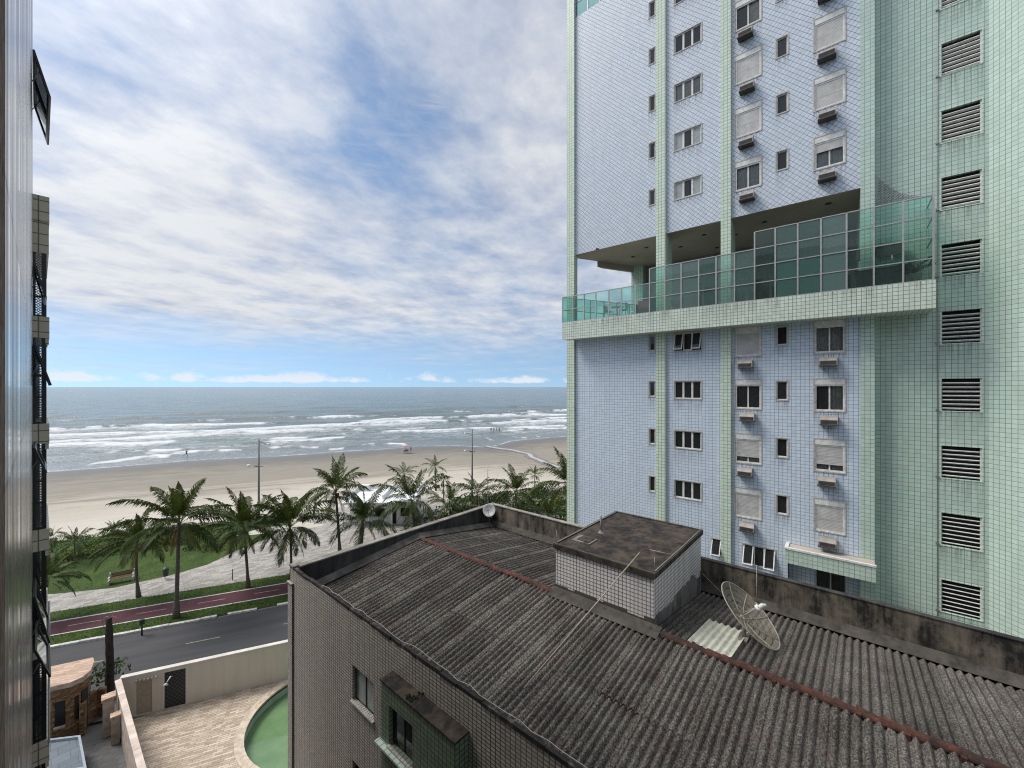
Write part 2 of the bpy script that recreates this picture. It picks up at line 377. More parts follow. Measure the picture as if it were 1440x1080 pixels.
def build_world():
    w = bpy.data.worlds.new('World'); scn.world = w; w.use_nodes = True
    t = NT.__new__(NT); t.t = w.node_tree; t.n = t.t.nodes; t.n.clear()
    out = t.node('OutputWorld'); bg = t.node('Background'); bg.inputs[1].default_value = .1; t.link(bg.outputs[0], out.inputs[0])
    sky = t.node('TexSky', sky_type='NISHITA'); sky.sun_disc = False; sky.sun_elevation = SUN_EL
    sky.sun_rotation = math.atan2(SUN_DIR.x, SUN_DIR.y); sky.air_density = 1.0; sky.dust_density = .4; sky.ozone_density = 2.0
    g = t.node('TexCoord').outputs['Generated']; sp = t.node('SeparateXYZ'); t.link(g, sp.inputs[0]); x, y, z = sp.outputs
    zc = t.math('MAXIMUM', z, .0)
    den = t.math('ADD', zc, .10); cx = t.node('CombineXYZ'); t.link(t.math('DIVIDE', x, den), cx.inputs[0]); t.link(t.math('DIVIDE', y, den), cx.inputs[1])
    p = cx.outputs[0]
    # cloud deck: billows drawn out along the wind
    ps = t.map(p, scale=(.95, 1.0, 1), rot=(0, 0, R(-18)), loc=(3.1, 7.4, 0))
    n1 = t.noise(ps, 1.0, 11, .58, .12); n2 = t.noise(t.map(p, scale=(.85, 1, 1), rot=(0,0,R(-30)), loc=(9.7, 2.2, .5)), 4.4, 9, .60, .08)
    n3 = t.noise(t.map(p, scale=(.7, 1.0, 1), loc=(2, 5, 3)), .55, 5, .55)
    def lobe(px, py, sharp, amp):
        d = ray(px, py).normalized(); v = t.node('VectorMath', operation='DOT_PRODUCT'); t.link(g, v.inputs[0]); v.inputs[1].default_value = d
        return t.math('MULTIPLY', t.math('POWER', t.math('MAXIMUM', v.outputs['Value'], 0), sharp), amp)
    hole = t.math('ADD', lobe(560, 175, 30, .11), t.math('ADD', lobe(105, 62, 120, .12), lobe(660, 240, 60, .05)))
    hole = t.math('SUBTRACT', hole, t.math('ADD', lobe(270, 330, 14, .13), lobe(730, 200, 150, .08)))
    f = t.math('ADD', t.math('ADD', t.math('MULTIPLY', n1, .50), t.math('MULTIPLY', n2, .38)), t.math('MULTIPLY', n3, .16))
    f = t.math('SUBTRACT', f, hole)
    cov = t.ramp(f, [(.32, .05), (.46, .62), (.62, .97)])
    # the deck ends a few degrees above the sea
    eln = t.noise(t.map(g, scale=(3, 3, 14)), 1.6, 6, .6)
    edge = t.ramp(t.math('ADD', z, t.math('MULTIPLY', t.math('SUBTRACT', eln, .5), .11)), [(.062, 0.0), (.16, 1.0)])
    thin = t.ramp(t.noise(t.map(g, scale=(2.2, 2.2, 34)), 2.0, 6, .6), [(.5, 0.0), (.72, .5)])
    low = t.ramp(z, [(.02, 0.0), (.05, 1.0)])
    cov = t.math('MAXIMUM', t.math('MULTIPLY', cov, edge), t.math('MULTIPLY', thin, low))
    # cumulus on the horizon
    cn = t.noise(t.map(g, scale=(1, 1, 1.6)), 17, 7, .62); cs = t.noise(t.map(g, scale=(1, 1, .2)), 4.5, 3, .5)
    hz = t.math('MULTIPLY', t.ramp(z, [(.004, 0.0), (.010, 1.0)]), t.ramp(z, [(.018, 1.0), (.052, 0.0)]))
    cu = t.ramp(t.math('ADD', t.math('MULTIPLY', cn, .6), t.math('ADD', t.math('MULTIPLY', cs, .35), t.math('MULTIPLY', hz, .25))), [(.66, 0.0), (.74, 1.0)])
    cu = t.math('MULTIPLY', cu, hz)
    # brightness of the cloud
    bn = t.math('ADD', t.math('MULTIPLY', n2, .45), t.math('ADD', t.math('MULTIPLY', t.noise(t.map(p, scale=(.85,1,1), rot=(0,0,R(-24)), loc=(1.7,4.4,2)), 2.0, 8, .6, .1), .4), t.math('MULTIPLY', f, .3)))
    cc = t.ramp(bn, [(.42, (3.8, 4.05, 4.9)), (.54, (5.1, 5.35, 6.0)), (.67, (6.4, 6.55, 6.8))])
    sdv = t.node('VectorMath', operation='DOT_PRODUCT'); t.link(g, sdv.inputs[0]); sdv.inputs[1].default_value = sv
    glow = t.math('ADD', 1.0, t.math('MULTIPLY', t.math('POWER', t.math('MAXIMUM', sdv.outputs['Value'], 0), 7), 1.6))
    gm = t.node('VectorMath', operation='SCALE'); t.link(cc, gm.inputs[0]); t.link(glow, gm.inputs['Scale'])
    lift = t.node('CombineXYZ'); t.link(x, lift.inputs[0]); t.link(y, lift.inputs[1]); t.link(t.math('ADD', t.math('MULTIPLY', zc, .8), .17), lift.inputs[2])
    t.link(lift.outputs[0], sky.inputs['Vector'])
    blue = t.node('VectorMath', operation='MULTIPLY'); t.link(sky.outputs[0], blue.inputs[0]); blue.inputs[1].default_value = SKYMUL
    c = t.mix(cov, blue.outputs[0], gm.outputs[0]); c = t.mix(t.math('MULTIPLY', cu, .8), c, (7.2, 7.4, 7.8))
    t.link(c, bg.inputs[0])
SKYMUL = (1.28, 1.32, 1.27)
build_world()

# ------------------------------------------------------------------ land, beach, sea
SH = [(-5000, 84), (-120, 84), (-49, 86), (-26, 90), (0, 89.5), (20, 91), (32, 93), (44, 88), (51, 82), (56, 86), (63, 92), (89, 97), (160, 100), (5000, 104)]
def shore(u): return np.interp(u, [a for a, b in SH], [b for a, b in SH])
SEA = -.6
def grid_mesh(name, P, mat, attrs=None, uvs=None, kind='structure'):
    n, m, _ = P.shape
    idx = np.arange(n*m).reshape(n, m)
    q = np.stack([idx[:-1, :-1], idx[1:, :-1], idx[1:, 1:], idx[:-1, 1:]], -1).reshape(-1, 4)
    a = P[q[len(q)//2]] if False else None
    me = bpy.data.meshes.new(name); v = P.reshape(-1, 3)
    p0, p1, p3 = v[q[:, 0]], v[q[:, 1]], v[q[:, 3]]
    if np.cross(p1-p0, p3-p0)[:, 2].sum() < 0: q = q[:, ::-1]
    me.vertices.add(len(v)); me.vertices.foreach_set('co', v.ravel()); me.loops.add(q.size); me.loops.foreach_set('vertex_index', q.ravel().astype(np.int32))
    me.polygons.add(len(q)); me.polygons.foreach_set('loop_start', np.arange(0, q.size, 4, dtype=np.int32)); me.update(calc_edges=True); me.validate()
    me.polygons.foreach_set('use_smooth', np.ones(len(q), dtype=bool))
    for k, w in (attrs or {}).items():
        at = me.attributes.new(k, 'FLOAT', 'POINT'); at.data.foreach_set('value', w.ravel().astype(np.float32))
    if uvs is not None:
        ul = me.uv_layers.new(name='UVMap'); vi = np.empty(len(me.loops), dtype=np.int32); me.loops.foreach_get('vertex_index', vi)
        ul.data.foreach_set('uv', uvs.reshape(-1, 2)[vi].ravel().astype(np.float32))
    me.materials.append(mat); o = bpy.data.objects.new(name, me); C.objects.link(o)
    return tag(o, kind=kind)
us = np.concatenate([[-5000, -2000, -800, -400], np.arange(-220, 260, 2.5), [400, 800, 2000, 5000]])
vs = np.concatenate([np.arange(19, 60, 2.0), np.arange(60, 110, 1.0), [120, 140, 180]])
UU, VV = np.meshgrid(us, vs, indexing='ij'); SS = shore(UU)
rng = np.random.default_rng(3)
wob = .5*np.sin(UU*.13+VV*.05)+.35*np.sin(UU*.31+1.3)+.4*np.sin(VV*.4+UU*.02)
ZZ = np.where(VV < 45, 0, np.where(VV < SS, SEA*((VV-45)/(SS-45))**1.3, SEA-(VV-SS)*.05)) + np.where(VV < 48, .05, .008)*wob
ZZ = np.where(VV < 23, -.015, ZZ)
PP = np.stack([O.x+U.x*UU+V.x*VV, O.y+U.y*UU+V.y*VV, ZZ], -1)
def _sand():
    t = NT('sand'); u0 = t.uv(); sd_ = t.node('Attribute', attribute_name='shored').outputs['Fac']
    n = t.noise(t.map(u0, scale=(.022, .11, 1)), 1.6, 7, .62, .5); n2 = t.noise(t.map(u0, scale=(.09, .35, 1)), 2.0, 7, .68); g = t.noise(t.map(u0, scale=(1, 1, 1)), 3, 5, .7)
    d = t.math('ADD', sd_, t.math('ADD', t.math('MULTIPLY', t.math('SUBTRACT', n, .5), 34), t.math('MULTIPLY', t.math('SUBTRACT', n2, .5), 12)))
    f = t.math('DIVIDE', d, 70.0, clamp=True)
    c = t.ramp(f, [(.0, (.155,.147,.128)), (.15, (.188,.175,.149)), (.34, (.25,.23,.192)), (.50, (.265,.24,.196)), (.60, (.43,.393,.33)), (.8, (.53,.49,.42))])
    c = t.mix(t.ramp(n2, [(.45, 0.0), (.62, .30)]), c, (.35,.315,.26)); c = t.mix(t.ramp(g, [(.3, .25), (.5, 0.0)]), c, (.22,.18,.14))
    w = t.ramp(t.math('ADD', t.math('DIVIDE', sd_, 22.0), t.math('MULTIPLY', t.math('SUBTRACT', n2, .5), .9), clamp=True), [(.03, 1.0), (.75, 0.0)])
    c = t.mix(t.math('MULTIPLY', w, .85), c, (.105,.098,.087))
    # wheel tracks and the drift line along the beach
    vv = t.node('SeparateXYZ'); t.link(u0, vv.inputs[0])
    for v0, wd, k in ((50.5, .9, .55), (53.2, .35, .4), (46.0, .3, .35), (61.0, .5, .25)):
        m = t.math('ABSOLUTE', t.math('SUBTRACT', t.math('ADD', vv.outputs[1], t.math('MULTIPLY', t.math('SUBTRACT', n, .5), 9)), v0))
        c = t.mix(t.math('MULTIPLY', t.ramp(m, [(0, 1.0), (min(1, wd), 0.0)]), k), c, (.17,.14,.11))
    t.bump(t.math('ADD', g, t.math('MULTIPLY', n2, 2.5)), .35, .06)
    r = t.math('SUBTRACT', .92, t.math('MULTIPLY', w, .62)); return t.set(c, r, spec=.35)
grid_mesh('beach', PP, _sand(), {'shored': SS-VV}, np.stack([UU, VV], -1))
def gp(name, pts, mat, z=0.0, kind='structure', th=None):
    """flat sheet from (u,v) corners"""
    mb = MB(); P = [uv(a, b, z) for a, b in pts]
    ar = sum(P[k].x*P[(k+1) % len(P)].y-P[(k+1) % len(P)].x*P[k].y for k in range(len(P)))
    if ar < 0: P = P[::-1]
    mb.quad(P); o = mb.build(name, mat); return tag(o, kind=kind)
mb = MB(); pu, pv = touv((10.3, 22.6, 0)); hs = 3.9
og = [uv(-6000, -6000, -.03), uv(6000, -6000, -.03), uv(6000, 21, -.03), uv(-6000, 21, -.03)]; ig = [uv(pu-hs, pv-hs, -.03), uv(pu+hs, pv-hs, -.03), uv(pu+hs, pv+hs, -.03), uv(pu-hs, pv+hs, -.03)]
for i in range(4): mb.quad([og[i], og[(i+1) % 4], ig[(i+1) % 4], ig[i]])
tag(mb.build('ground', plain('city_ground', (.16,.15,.14), .9, scale=.5)), kind='structure')

# sea: polar sheet from the swash to the horizon
def vnoise(a, b, seed):
    rs = np.random.RandomState(seed); G = rs.rand(256, 256); i = np.floor(a).astype(int); j = np.floor(b).astype(int); f, g = a-i, b-j; f = f*f*(3-2*f); g = g*g*(3-2*g)
    q = lambda x, y: G[x % 256, y % 256]
    return (q(i, j)*(1-f)+q(i+1, j)*f)*(1-g)+(q(i, j+1)*(1-f)+q(i+1, j+1)*f)*g-.5
def breaker_field(u, v):
    z = np.zeros_like(u); foam = np.zeros_like(u)
    rs = np.random.RandomState(11)
    def wig(u, a, l, ph): return a*np.sin(u/l*2*np.pi+ph)+.5*a*np.sin(u/l*4.7*np.pi+2.1*ph)
    def env(u, l, ph): return .5+.24*np.sin(u/(l*1.9)*2*np.pi+ph)+.16*np.sin(u/(l*.83)*2*np.pi+2.3*ph)+.10*np.sin(u/(l*.31)*2*np.pi+3.1*ph)+.05*np.sin(u/(l*.11)*2*np.pi+1.3*ph)
    # distance out, height, share that breaks, length of the wash, wave length of the sets
    defs = [(352, .5, .12, 4, 150), (300, .75, .22, 8, 110), (262, .7, .20, 8, 90), (236, 1.05, .62, 13, 105),
            (204, .85, .80, 26, 95), (178, .7, .88, 26, 84), (155, .55, .86, 20, 74), (136, .42, .80, 15, 62),
            (120, .30, .55, 7, 46), (108, .2, .42, 3.5, 36), (99, .12, .35, 2, 28)]
    for i, (vb, h, br, L, l) in enumerate(defs):
        ph = i*2.39+.9
        vc = vb + wig(u, 5.5*min(1, vb/170), l*1.7, ph) + (shore(u)-90)*max(0, (150-vb)/60)
        vc = vc + 5*vnoise(u/26, v*0+i, 3+i)+2.6*vnoise(u/9, v*0+i, 23+i)
        d = v-vc; e = env(u, l, ph)+.5*vnoise(u/34, v*0+i*3, 43+i)
        dd = d+2.4*vnoise(u/4.5, v/3.2, 63+i)+1.2*vnoise(u/1.7, v/1.6, 83+i)
        wsh, wse = 1.5+h*1.2, 4.5+h*3
        z += 1.25*h*(.35+.75*np.clip(e, 0, 1))*np.where(d < 0, np.exp(-(d/wsh)**2), np.exp(-(d/wse)**2))
        b = np.clip((e-(1-br))*3.0+.15, 0, 1); b = b*b*(3-2*b)
        tail = L*np.clip(.35+.8*np.clip(e, 0, 1)+1.3*vnoise(u/11, v*0+i*7, 103+i), .12, 2)
        fr = np.where(dd > 0, np.exp(-(dd/1.0)**2), np.where(dd > -2.2, 1.0, .70*np.exp((dd+2.2)/tail)))
        foam = np.maximum(foam, b*fr)
    return z, foam
ang = np.linspace(R(-62), R(20), 560)
rr = np.concatenate([np.arange(78, 260, .62), 260*np.exp(np.linspace(0, math.log(60000/260), 260))])
A_, R_ = np.meshgrid(ang, rr, indexing='ij')
DX = np.sin(YAW+A_)*R_; DY = np.cos(YAW+A_)*R_
ou = (DX-O.x)*U.x+(DY-O.y)*U.y; ov = (DX-O.x)*V.x+(DY-O.y)*V.y
wz, wf = breaker_field(ou, ov)
far = np.clip((R_-900)/600, 0, 1)
wz = wz*np.clip((ov-shore(ou))/10, 0, 1)*(1-far)
swell = .16*np.sin(ov*.21+.9*np.sin(ou*.021))+.10*np.sin(ov*.37+ou*.05+1.1*np.sin(ou*.043))
wz += swell*np.clip((ov-110)/80, 0, 1)*(1-far)
sh_d = ov-shore(ou)
wf = np.maximum(wf, .62*np.exp(-(np.abs(sh_d-1.0-.8*np.sin(ou*.2))/.5)**2))
res = np.clip((ov-96)/14, 0, 1)*np.clip((216-ov)/60, 0, 1)*.46
PS = np.stack([DX, DY, SEA+wz], -1)
def _sea():
    t = NT('sea_water'); p = t.uv(); foam = t.node('Attribute', attribute_name='foam').outputs['Fac']; res_ = t.node('Attribute', attribute_name='wash').outputs['Fac']; sh_ = t.node('Attribute', attribute_name='shoaling').outputs['Fac']
    n = t.noise(t.map(p, scale=(.045, .16, 1)), 1.0, 8, .7, .5); n2 = t.noise(t.map(p, scale=(.30, .55, 1)), 1.0, 8, .74, .4); big = t.noise(t.map(p, scale=(.012, .045, 1)), 1.0, 5, .6)
    k = t.math('ADD', foam, t.math('ADD', t.math('MULTIPLY', t.math('SUBTRACT', n, .5), 1.5), t.math('MULTIPLY', t.math('SUBTRACT', n2, .5), 2.3)))
    f1 = t.math('MULTIPLY', t.ramp(k, [(.28, 0.0), (.55, .55), (.95, 1.0)]), t.ramp(foam, [(.03, 0.0), (.16, 1.0)]))
    k2 = t.math('ADD', res_, t.math('ADD', t.math('MULTIPLY', t.math('SUBTRACT', n, .5), 1.1), t.math('MULTIPLY', t.math('SUBTRACT', n2, .5), 1.5)))
    f2 = t.math('MULTIPLY', t.ramp(k2, [(.40, 0.0), (.66, .42), (.95, .75)]), t.ramp(res_, [(.02, 0.0), (.2, 1.0)]))
    f = t.math('MAXIMUM', f1, f2)
    deep = t.ramp(big, [(.35, (.062,.090,.080)), (.65, (.10,.128,.112))])
    c = t.mix(sh_, deep, (.20,.205,.19))
    c = t.mix(f, c, (.66,.685,.70))
    r = t.math('ADD', .16, t.math('MULTIPLY', f, .6))
    w = t.math('ADD', t.noise(t.map(p, scale=(.35, .9, 1)), 1.0, 8, .65), t.math('MULTIPLY', t.noise(t.map(p, scale=(.03, .09, 1)), 1.0, 4, .6), 3))
    b = t.bump(w, .75, .8); return t.set(c, r, spec=.5)
grid_mesh('sea', PS, _sea(), {'foam': wf, 'wash': res, 'shoaling': np.clip(1-sh_d/34, 0, 1)*.9}, np.stack([ou, ov], -1))
# little creek running over the sand
def creek():
    pts = [(676, 624.5), (700, 630), (722, 633.5), (738, 637.5), (748, 643), (760, 649), (775, 655), (800, 664)]
    mb = MB(); bk = MB(); prev = None
    P = [onz(a, b, -.42+.012*i) for i, (a, b) in enumerate(pts)]
    def cat(i, s):
        p = [P[max(0, min(len(P)-1, i+k))] for k in (-1, 0, 1, 2)]
        return .5*((2*p[1])+(-p[0]+p[2])*s+(2*p[0]-5*p[1]+4*p[2]-p[3])*s*s+(-p[0]+3*p[1]-3*p[2]+p[3])*s**3)
    Q = [cat(i, s/6) for i in range(len(P)-1) for s in range(6)]
    for i in range(len(Q)):
        a, b = touv(Q[i]); s_ = float(shore(a)); z = SEA*max(0, (b-45)/(s_-45))**1.3 if b > 45 else 0
        Q[i].z = z+.05
    for k, (m, w0, dz) in enumerate(((bk, 3.2, 0.0), (mb, 1.15, .02))):
        for i in range(len(Q)-1):
            row = []
            for j in (i, i+1):
                t_ = (Q[min(j+1, len(Q)-1)]-Q[max(j-1, 0)]); nrm = Vector((-t_.y, t_.x, 0)).normalized()
                w = w0*(1+.35*noise.noise(Q[j]*.35)); off = nrm*(noise.noise(Q[j]*.2+Vector((9, 0, 0)))*.7)
                row.append((Q[j]+off-nrm*w/2+Vector((0, 0, dz)), Q[j]+off+nrm*w/2+Vector((0, 0, dz))))
            a, b = row; pts4 = [a[0], b[0], b[1], a[1]]
            if (pts4[1]-pts4[0]).cross(pts4[3]-pts4[0]).z < 0: pts4 = pts4[::-1]
            m.quad(pts4, True)
    tag(bk.build('creek_bank', plain('wet_sand', (.20,.17,.135), .4)), kind='structure')
    t = NT('shallow_water'); t.set((.45,.43,.40), .18); tag(mb.build('creek', t.m), kind='structure')
creek()

# road, cycle path, verges, promenade, lawn
gp('road', [(-90, -3.3), (120, -3.3), (120, 3.0), (-90, 3.0)], M['asphalt'], 0.0)
gp('pavement', [(-90, -6.45), (120, -6.45), (120, -3.3), (-90, -3.3)], M['drive'], .1)
def kerb():
    mb = MB(); rnd = random.Random(5); a = -60
    A = Matrix.Translation(O) @ Matrix.Rotation(UA, 4, 'Z')
    while a < 100:
        L = 1.0
        if -2.2 < a < 7 and rnd.random() < .42: a += L*.7; continue
        mb.box((a, 3.0, -.02), (a+L-.03, 3.26, .13+rnd.uniform(-.015, .015)), A); a += L
    tag(mb.build('kerb', M['paint']), kind='structure')
kerb()
mb = MB(); A0 = Matrix.Translation(O) @ Matrix.Rotation(UA, 4, 'Z')
for a in np.arange(-61.1, 110, 6.0): mb.quad([A0 @ Vector(q) for q in ((a, -.045, .004), (a+2.0, -.045, .004), (a+2.0, .045, .004), (a, .045, .004))])
tag(mb.build('lane_marking', M['paint_y']), kind='structure')
gp('bike_path', [(-90, 5.0), (120, 5.0), (120, 7.3), (-90, 7.3)], M['bike'], .004)
mb = MB()
for v0 in (4.92, 7.18): mb.quad([A0 @ Vector(q) for q in ((-90, v0, .010), (120, v0, .010), (120, v0+.16, .010), (-90, v0+.16, .010))])
tag(mb.build('bike_path_edge_line', M['paint']), kind='structure')
mb = MB()
for a in np.arange(-62, 110, 4.0): mb.quad([A0 @ Vector(q) for q in ((a, 6.1, .009), (a+1.9, 6.1, .009), (a+1.9, 6.18, .009), (a, 6.18, .009))])
tag(mb.build('bike_path_centre_line', M['paint_y']), kind='structure')
gp('promenade', [(-90, 9.1), (120, 9.1), (120, 26), (26, 26), (20, 30.5), (6, 30.5), (3, 27), (1.2, 20.5), (-.3, 19.2), (-1.2, 18.2), (-3.5, 14.7), (-6, 13.3), (-9.7, 12.3), (-13.8, 12.9), (-19, 14.2), (-90, 15)], M['prom'], .016)
LAWN = [(-90, 15), (-19, 14.2), (-13.8, 12.9), (-9.7, 12.3), (-6, 13.3), (-3.5, 14.7), (-1.2, 18.2), (-.3, 19.2), (1.2, 20.5), (3, 27), (2, 31), (-6, 29), (-12, 30), (-20, 29), (-30, 31), (-90, 30)]
gp('lawn', LAWN, M['grass'], .03)
gp('verge', [(-90, 3.26), (120, 3.26), (120, 4.92), (-90, 4.92)], M['grass'], .02)
gp('verge', [(-90, 7.34), (120, 7.34), (120, 9.1), (-90, 9.1)], M['grass'], .022)
def inpoly(x, y, P):
    c = False
    for i in range(len(P)):
        (x1, y1), (x2, y2) = P[i], P[i-1]
        if (y1 > y) != (y2 > y) and x < (x2-x1)*(y-y1)/(y2-y1)+x1: c = not c
    return c
def tint_attr(me, vals):
    a = me.attributes.new('tint', 'FLOAT', 'FACE'); a.data.foreach_set('value', np.array(vals, dtype=np.float32))
def grass_blades():
    mb = MB(); rnd = random.Random(21); tv = []
    spots = []
    for _ in range(26000):
        r = rnd.random()
        if r < .3: spots.append((rnd.uniform(-16, 14), rnd.uniform(3.3, 4.85)))
        elif r < .55: spots.append((rnd.uniform(-16, 14), rnd.uniform(7.45, 9.2)))
        else:
            a, b = rnd.uniform(-24, 3), rnd.uniform(12, 24)
            if inpoly(a, b, LAWN): spots.append((a, b))
    for a, b in spots:
        p = uv(a, b, .02); w = rnd.uniform(.015, .04); h = rnd.uniform(.03, .085)*(1+.6*noise.noise(p*.8)); an = rnd.uniform(0, 6.28)
        d = Vector((math.cos(an), math.sin(an), 0)); ln = Vector((rnd.uniform(-.08, .08), rnd.uniform(-.08, .08), h))
        mb.quad([p-d*w, p+d*w, p+ln]); tv.append(rnd.random())
    o = mb.build('grass', leafmat('grass_blade', (.05,.09,.018), (.11,.155,.038), .35)); tint_attr(o.data, tv); tag(o, 'short green grass on the lawn and along the verges', 'grass', kind='stuff')
grass_blades()

# ------------------------------------------------------------------ palms
def frond(mb, tv, base, az, el, L, rnd, droop, n=30, lw=1.0, stalk=None, tint=.5, wind=-RT*.16+FW*.05):
    d = Vector((math.cos(az)*math.cos(el), math.sin(az)*math.cos(el), math.sin(el))); p = Vector(base); pts = [p.copy()]; dirs = [d.copy()]
    seg = 12; n = int(n*1.3)
    for k in range(seg):
        g = droop*(.35+1.3*k/seg)/seg
        d = (d + Vector((0, 0, -g)) + wind*(.5*k/seg/seg*4)).normalized(); p = p + d*(L/seg); pts.append(p.copy()); dirs.append(d.copy())
    up0 = Vector((0, 0, 1))
    def at(t):
        f = t*seg; i = min(seg-1, int(f)); s = f-i; return pts[i].lerp(pts[i+1], s), dirs[i].lerp(dirs[i+1], s).normalized()
    # rachis
    for k in range(seg):
        w = .045*L/4*(1-k/seg*.85); a, b = pts[k], pts[k+1]
        sd_ = dirs[k].cross(up0); sd_ = sd_.normalized() if sd_.length > 1e-3 else Vector((1, 0, 0))
        mb.quad([a-sd_*w, a+sd_*w, b+sd_*w*.8, b-sd_*w*.8]); tv.append(min(1, tint+.35))
    twist = rnd.uniform(-.5, .5)
    for k in range(n):
        t = .16+.84*(k+.5)/n; q, dd = at(t)
        side = dd.cross(up0); side = side.normalized() if side.length > 1e-3 else Vector((1, 0, 0))
        nrm = side.cross(dd).normalized()
        ll = L*.29*lw*(math.sin(PI*min(1, (t*.93+.12)))**.7*.85+.15)
        for s in (-1, 1):
            if rnd.random() < .06: continue
            l = ll*rnd.uniform(.8, 1.12); fwd = .85+.85*t+rnd.uniform(-.15, .15)
            v = (side*s*1.0 + dd*fwd + nrm*(.42-.15*t+twist*s*.35+rnd.uniform(-.1, .1))).normalized()
            w = (.026*L/3.5+.011)*rnd.uniform(.8, 1.35)*lw
            wv = dd*w
            m = q+v*l*.5+Vector((0, 0, -l*.10)); e = q+v*l*.86+Vector((0, 0, -l*rnd.uniform(.38, .72)))+wind*l*.5
            tt = min(1, max(0, tint+rnd.uniform(-.28, .28)))
            mb.quad([q-wv*.6, q+wv*.6, m+wv, m-wv]); tv.append(tt)
            mb.quad([m-wv, m+wv, e]); tv.append(tt)
def palm(bpx, bpy_, cpx, cpy, rpx, label, seed, group='coconut palms along the seafront', nf=22, dead=2, coco=False, base=None, n=30, lean=.0, name='coconut_palm', tr=None, up=1.0):
    B = onz(bpx, bpy_) if base is None else Vector(base)
    dist = (B-CAM).dot(FW); k = dist/F
    top = B + Vector((0, 0, max(.5, H-(cpy-HY)*k))) + RT*((cpx-bpx)*k); Lf = rpx*k*1.04
    hgt = top.z
    rnd = random.Random(seed)
    r = empty(name, B, 0, label, 'palm tree', group); B0 = B
    mb = MB(); ptsT = []; rad = []
    tr = tr or max(.07, min(.17, .05+hgt*.017))
    off = (top-B)
    for i in range(9):
        s = i/8; bend = math.sin(s*PI)*lean*hgt
        ptsT.append(Vector((off.x*s**1.3, off.y*s**1.3, off.z*s))+RT*bend); rad.append(tr*(1.55-.62*min(1, s*5) if s < .2 else .93-.28*s)*(1+.05*math.sin(i*2.1)))
    ptsT.append(ptsT[-1]+Vector((0, 0, .03*hgt))); rad.append(tr*.8)
    mb.tube(ptsT, rad, 9); mb.build('trunk', M['trunk'], r)
    cr = MB(); tv = []; dr = MB(); dv = []
    c0 = off.copy()
    ga = PI*(3-math.sqrt(5)); a0 = rnd.uniform(0, 6.28)
    for i in range(nf):
        s = (i+.5)/nf; el = R(82-112*s**1.05)*1.0+rnd.uniform(-.2, .2); az = a0+i*ga+rnd.uniform(-.4, .4)
        L = Lf*(.80+.28*math.sin(PI*min(1, .2+s*.9)))*rnd.uniform(.8, 1.18)*(1 if s > .12 else .9)
        st = c0+Vector((math.cos(az), math.sin(az), 0))*tr*.7+Vector((0, 0, .25*(1-s)*tr*4))
        if i >= nf-dead:
            frond(dr, dv, st-Vector((0, 0, .12)), az, R(-52)+rnd.uniform(-.2, .2), L*.78, rnd, .7, n, .75, tint=rnd.uniform(.2, .8))
        else:
            frond(cr, tv, st, az, el, L, rnd, (1.15+.6*s+rnd.uniform(-.25, .3))*up, n, 1.0, tint=.30+.30*(1-s)+rnd.uniform(-.12, .12))
    o = cr.build('crown', M['palm'], r); tint_attr(o.data, tv)
    if dead:
        o = dr.build('dead_fronds', M['palm_y'], r); tint_attr(o.data, dv)
    if coco:
        cb = MB()
        for i in range(11):
            a = rnd.uniform(0, 6.28); cc = c0+Vector((math.cos(a)*.26, math.sin(a)*.26, -.12-.38*rnd.random()))
            cb.lathe(cc, [(0.001, -.13), (.085, -.09), (.115, 0), (.08, .1), (.001, .14)], 8)
        cb.build('coconuts', M['coco'], r)
    return r
M['coco'] = plain('coconut_husk', (.16,.10,.04), .7, var=.3)
palm(248, 869, 252, 738, 70, 'tallest nearest coconut palm with a straight trunk between kerb and red cycle path', 1, nf=29, dead=4, n=40, coco=True)
palm(195, 840, 193, 762, 50, 'leaning coconut palm right beside the wooden bench', 2, nf=26, dead=3, n=36, lean=-.03)
palm(349, 826, 343, 744, 55, 'bushy coconut palm in front of the left street lamp', 3, nf=28, dead=3, n=38, coco=True)
palm(410, 812, 408, 742, 62, 'broad coconut palm rising behind the corner pilaster of the low tiled building', 4, nf=30, dead=4, n=40)
palm(478, 784, 472, 692, 48, 'coconut palm with a brown coconut cluster left of the white kiosk', 5, nf=27, dead=3, n=34, coco=True)
palm(508, 778, 510, 735, 52, 'short wide coconut palm directly in front of the kiosk front wall', 6, nf=26, dead=3, n=32, tr=.2)
palm(583, 752, 579, 706, 53, 'dense coconut palm at the right end of the white kiosk', 7, nf=26, dead=2, n=32, tr=.2)
palm(634, 728, 632, 708, 34, 'low stemless young palm between the kiosk and the television aerial', 8, nf=20, dead=1, n=28)
palm(671, 722, 671, 694, 32, 'young palm at the foot of the right street lamp', 9, nf=20, dead=1, n=26)
palm(727, 722, 725, 694, 42, 'full green palm just right of the small white dish', 10, nf=26, dead=2, n=30, tr=.2)
palm(800, 742, 800, 684, 56, 'big palm half hidden behind the left corner of the tiled tower', 11, nf=28, dead=2, n=34)
palm(770, 752, 772, 728, 34, 'low palm among the shrubs left of the tower corner', 12, nf=20, dead=1, n=26)
palm(64, 872, 66, 816, 44, 'drooping palm half hidden behind the balconies of the near apartment building', 13, nf=24, dead=2, n=30)
palm(613, 690, 612, 658, 17, 'small lone palm standing far out on the sand', 14, nf=16, dead=1, n=20)
palm(571, 702, 569, 668, 19, 'slim palm whose top shows above the palm at the end of the kiosk', 15, nf=16, dead=0, n=20)
palm(624, 708, 624, 676, 14, 'smallest palm on the sand right of the lone beach palm', 16, nf=13, dead=0, n=18)
palm(752, 694, 752, 668, 14, 'small upright palm on the sand near the tower', 17, nf=18, dead=0, n=18, up=.7)
palm(105, 792, 105, 764, 26, 'little palm rising out of the hedge at the far left', 18, nf=16, dead=1, n=24)
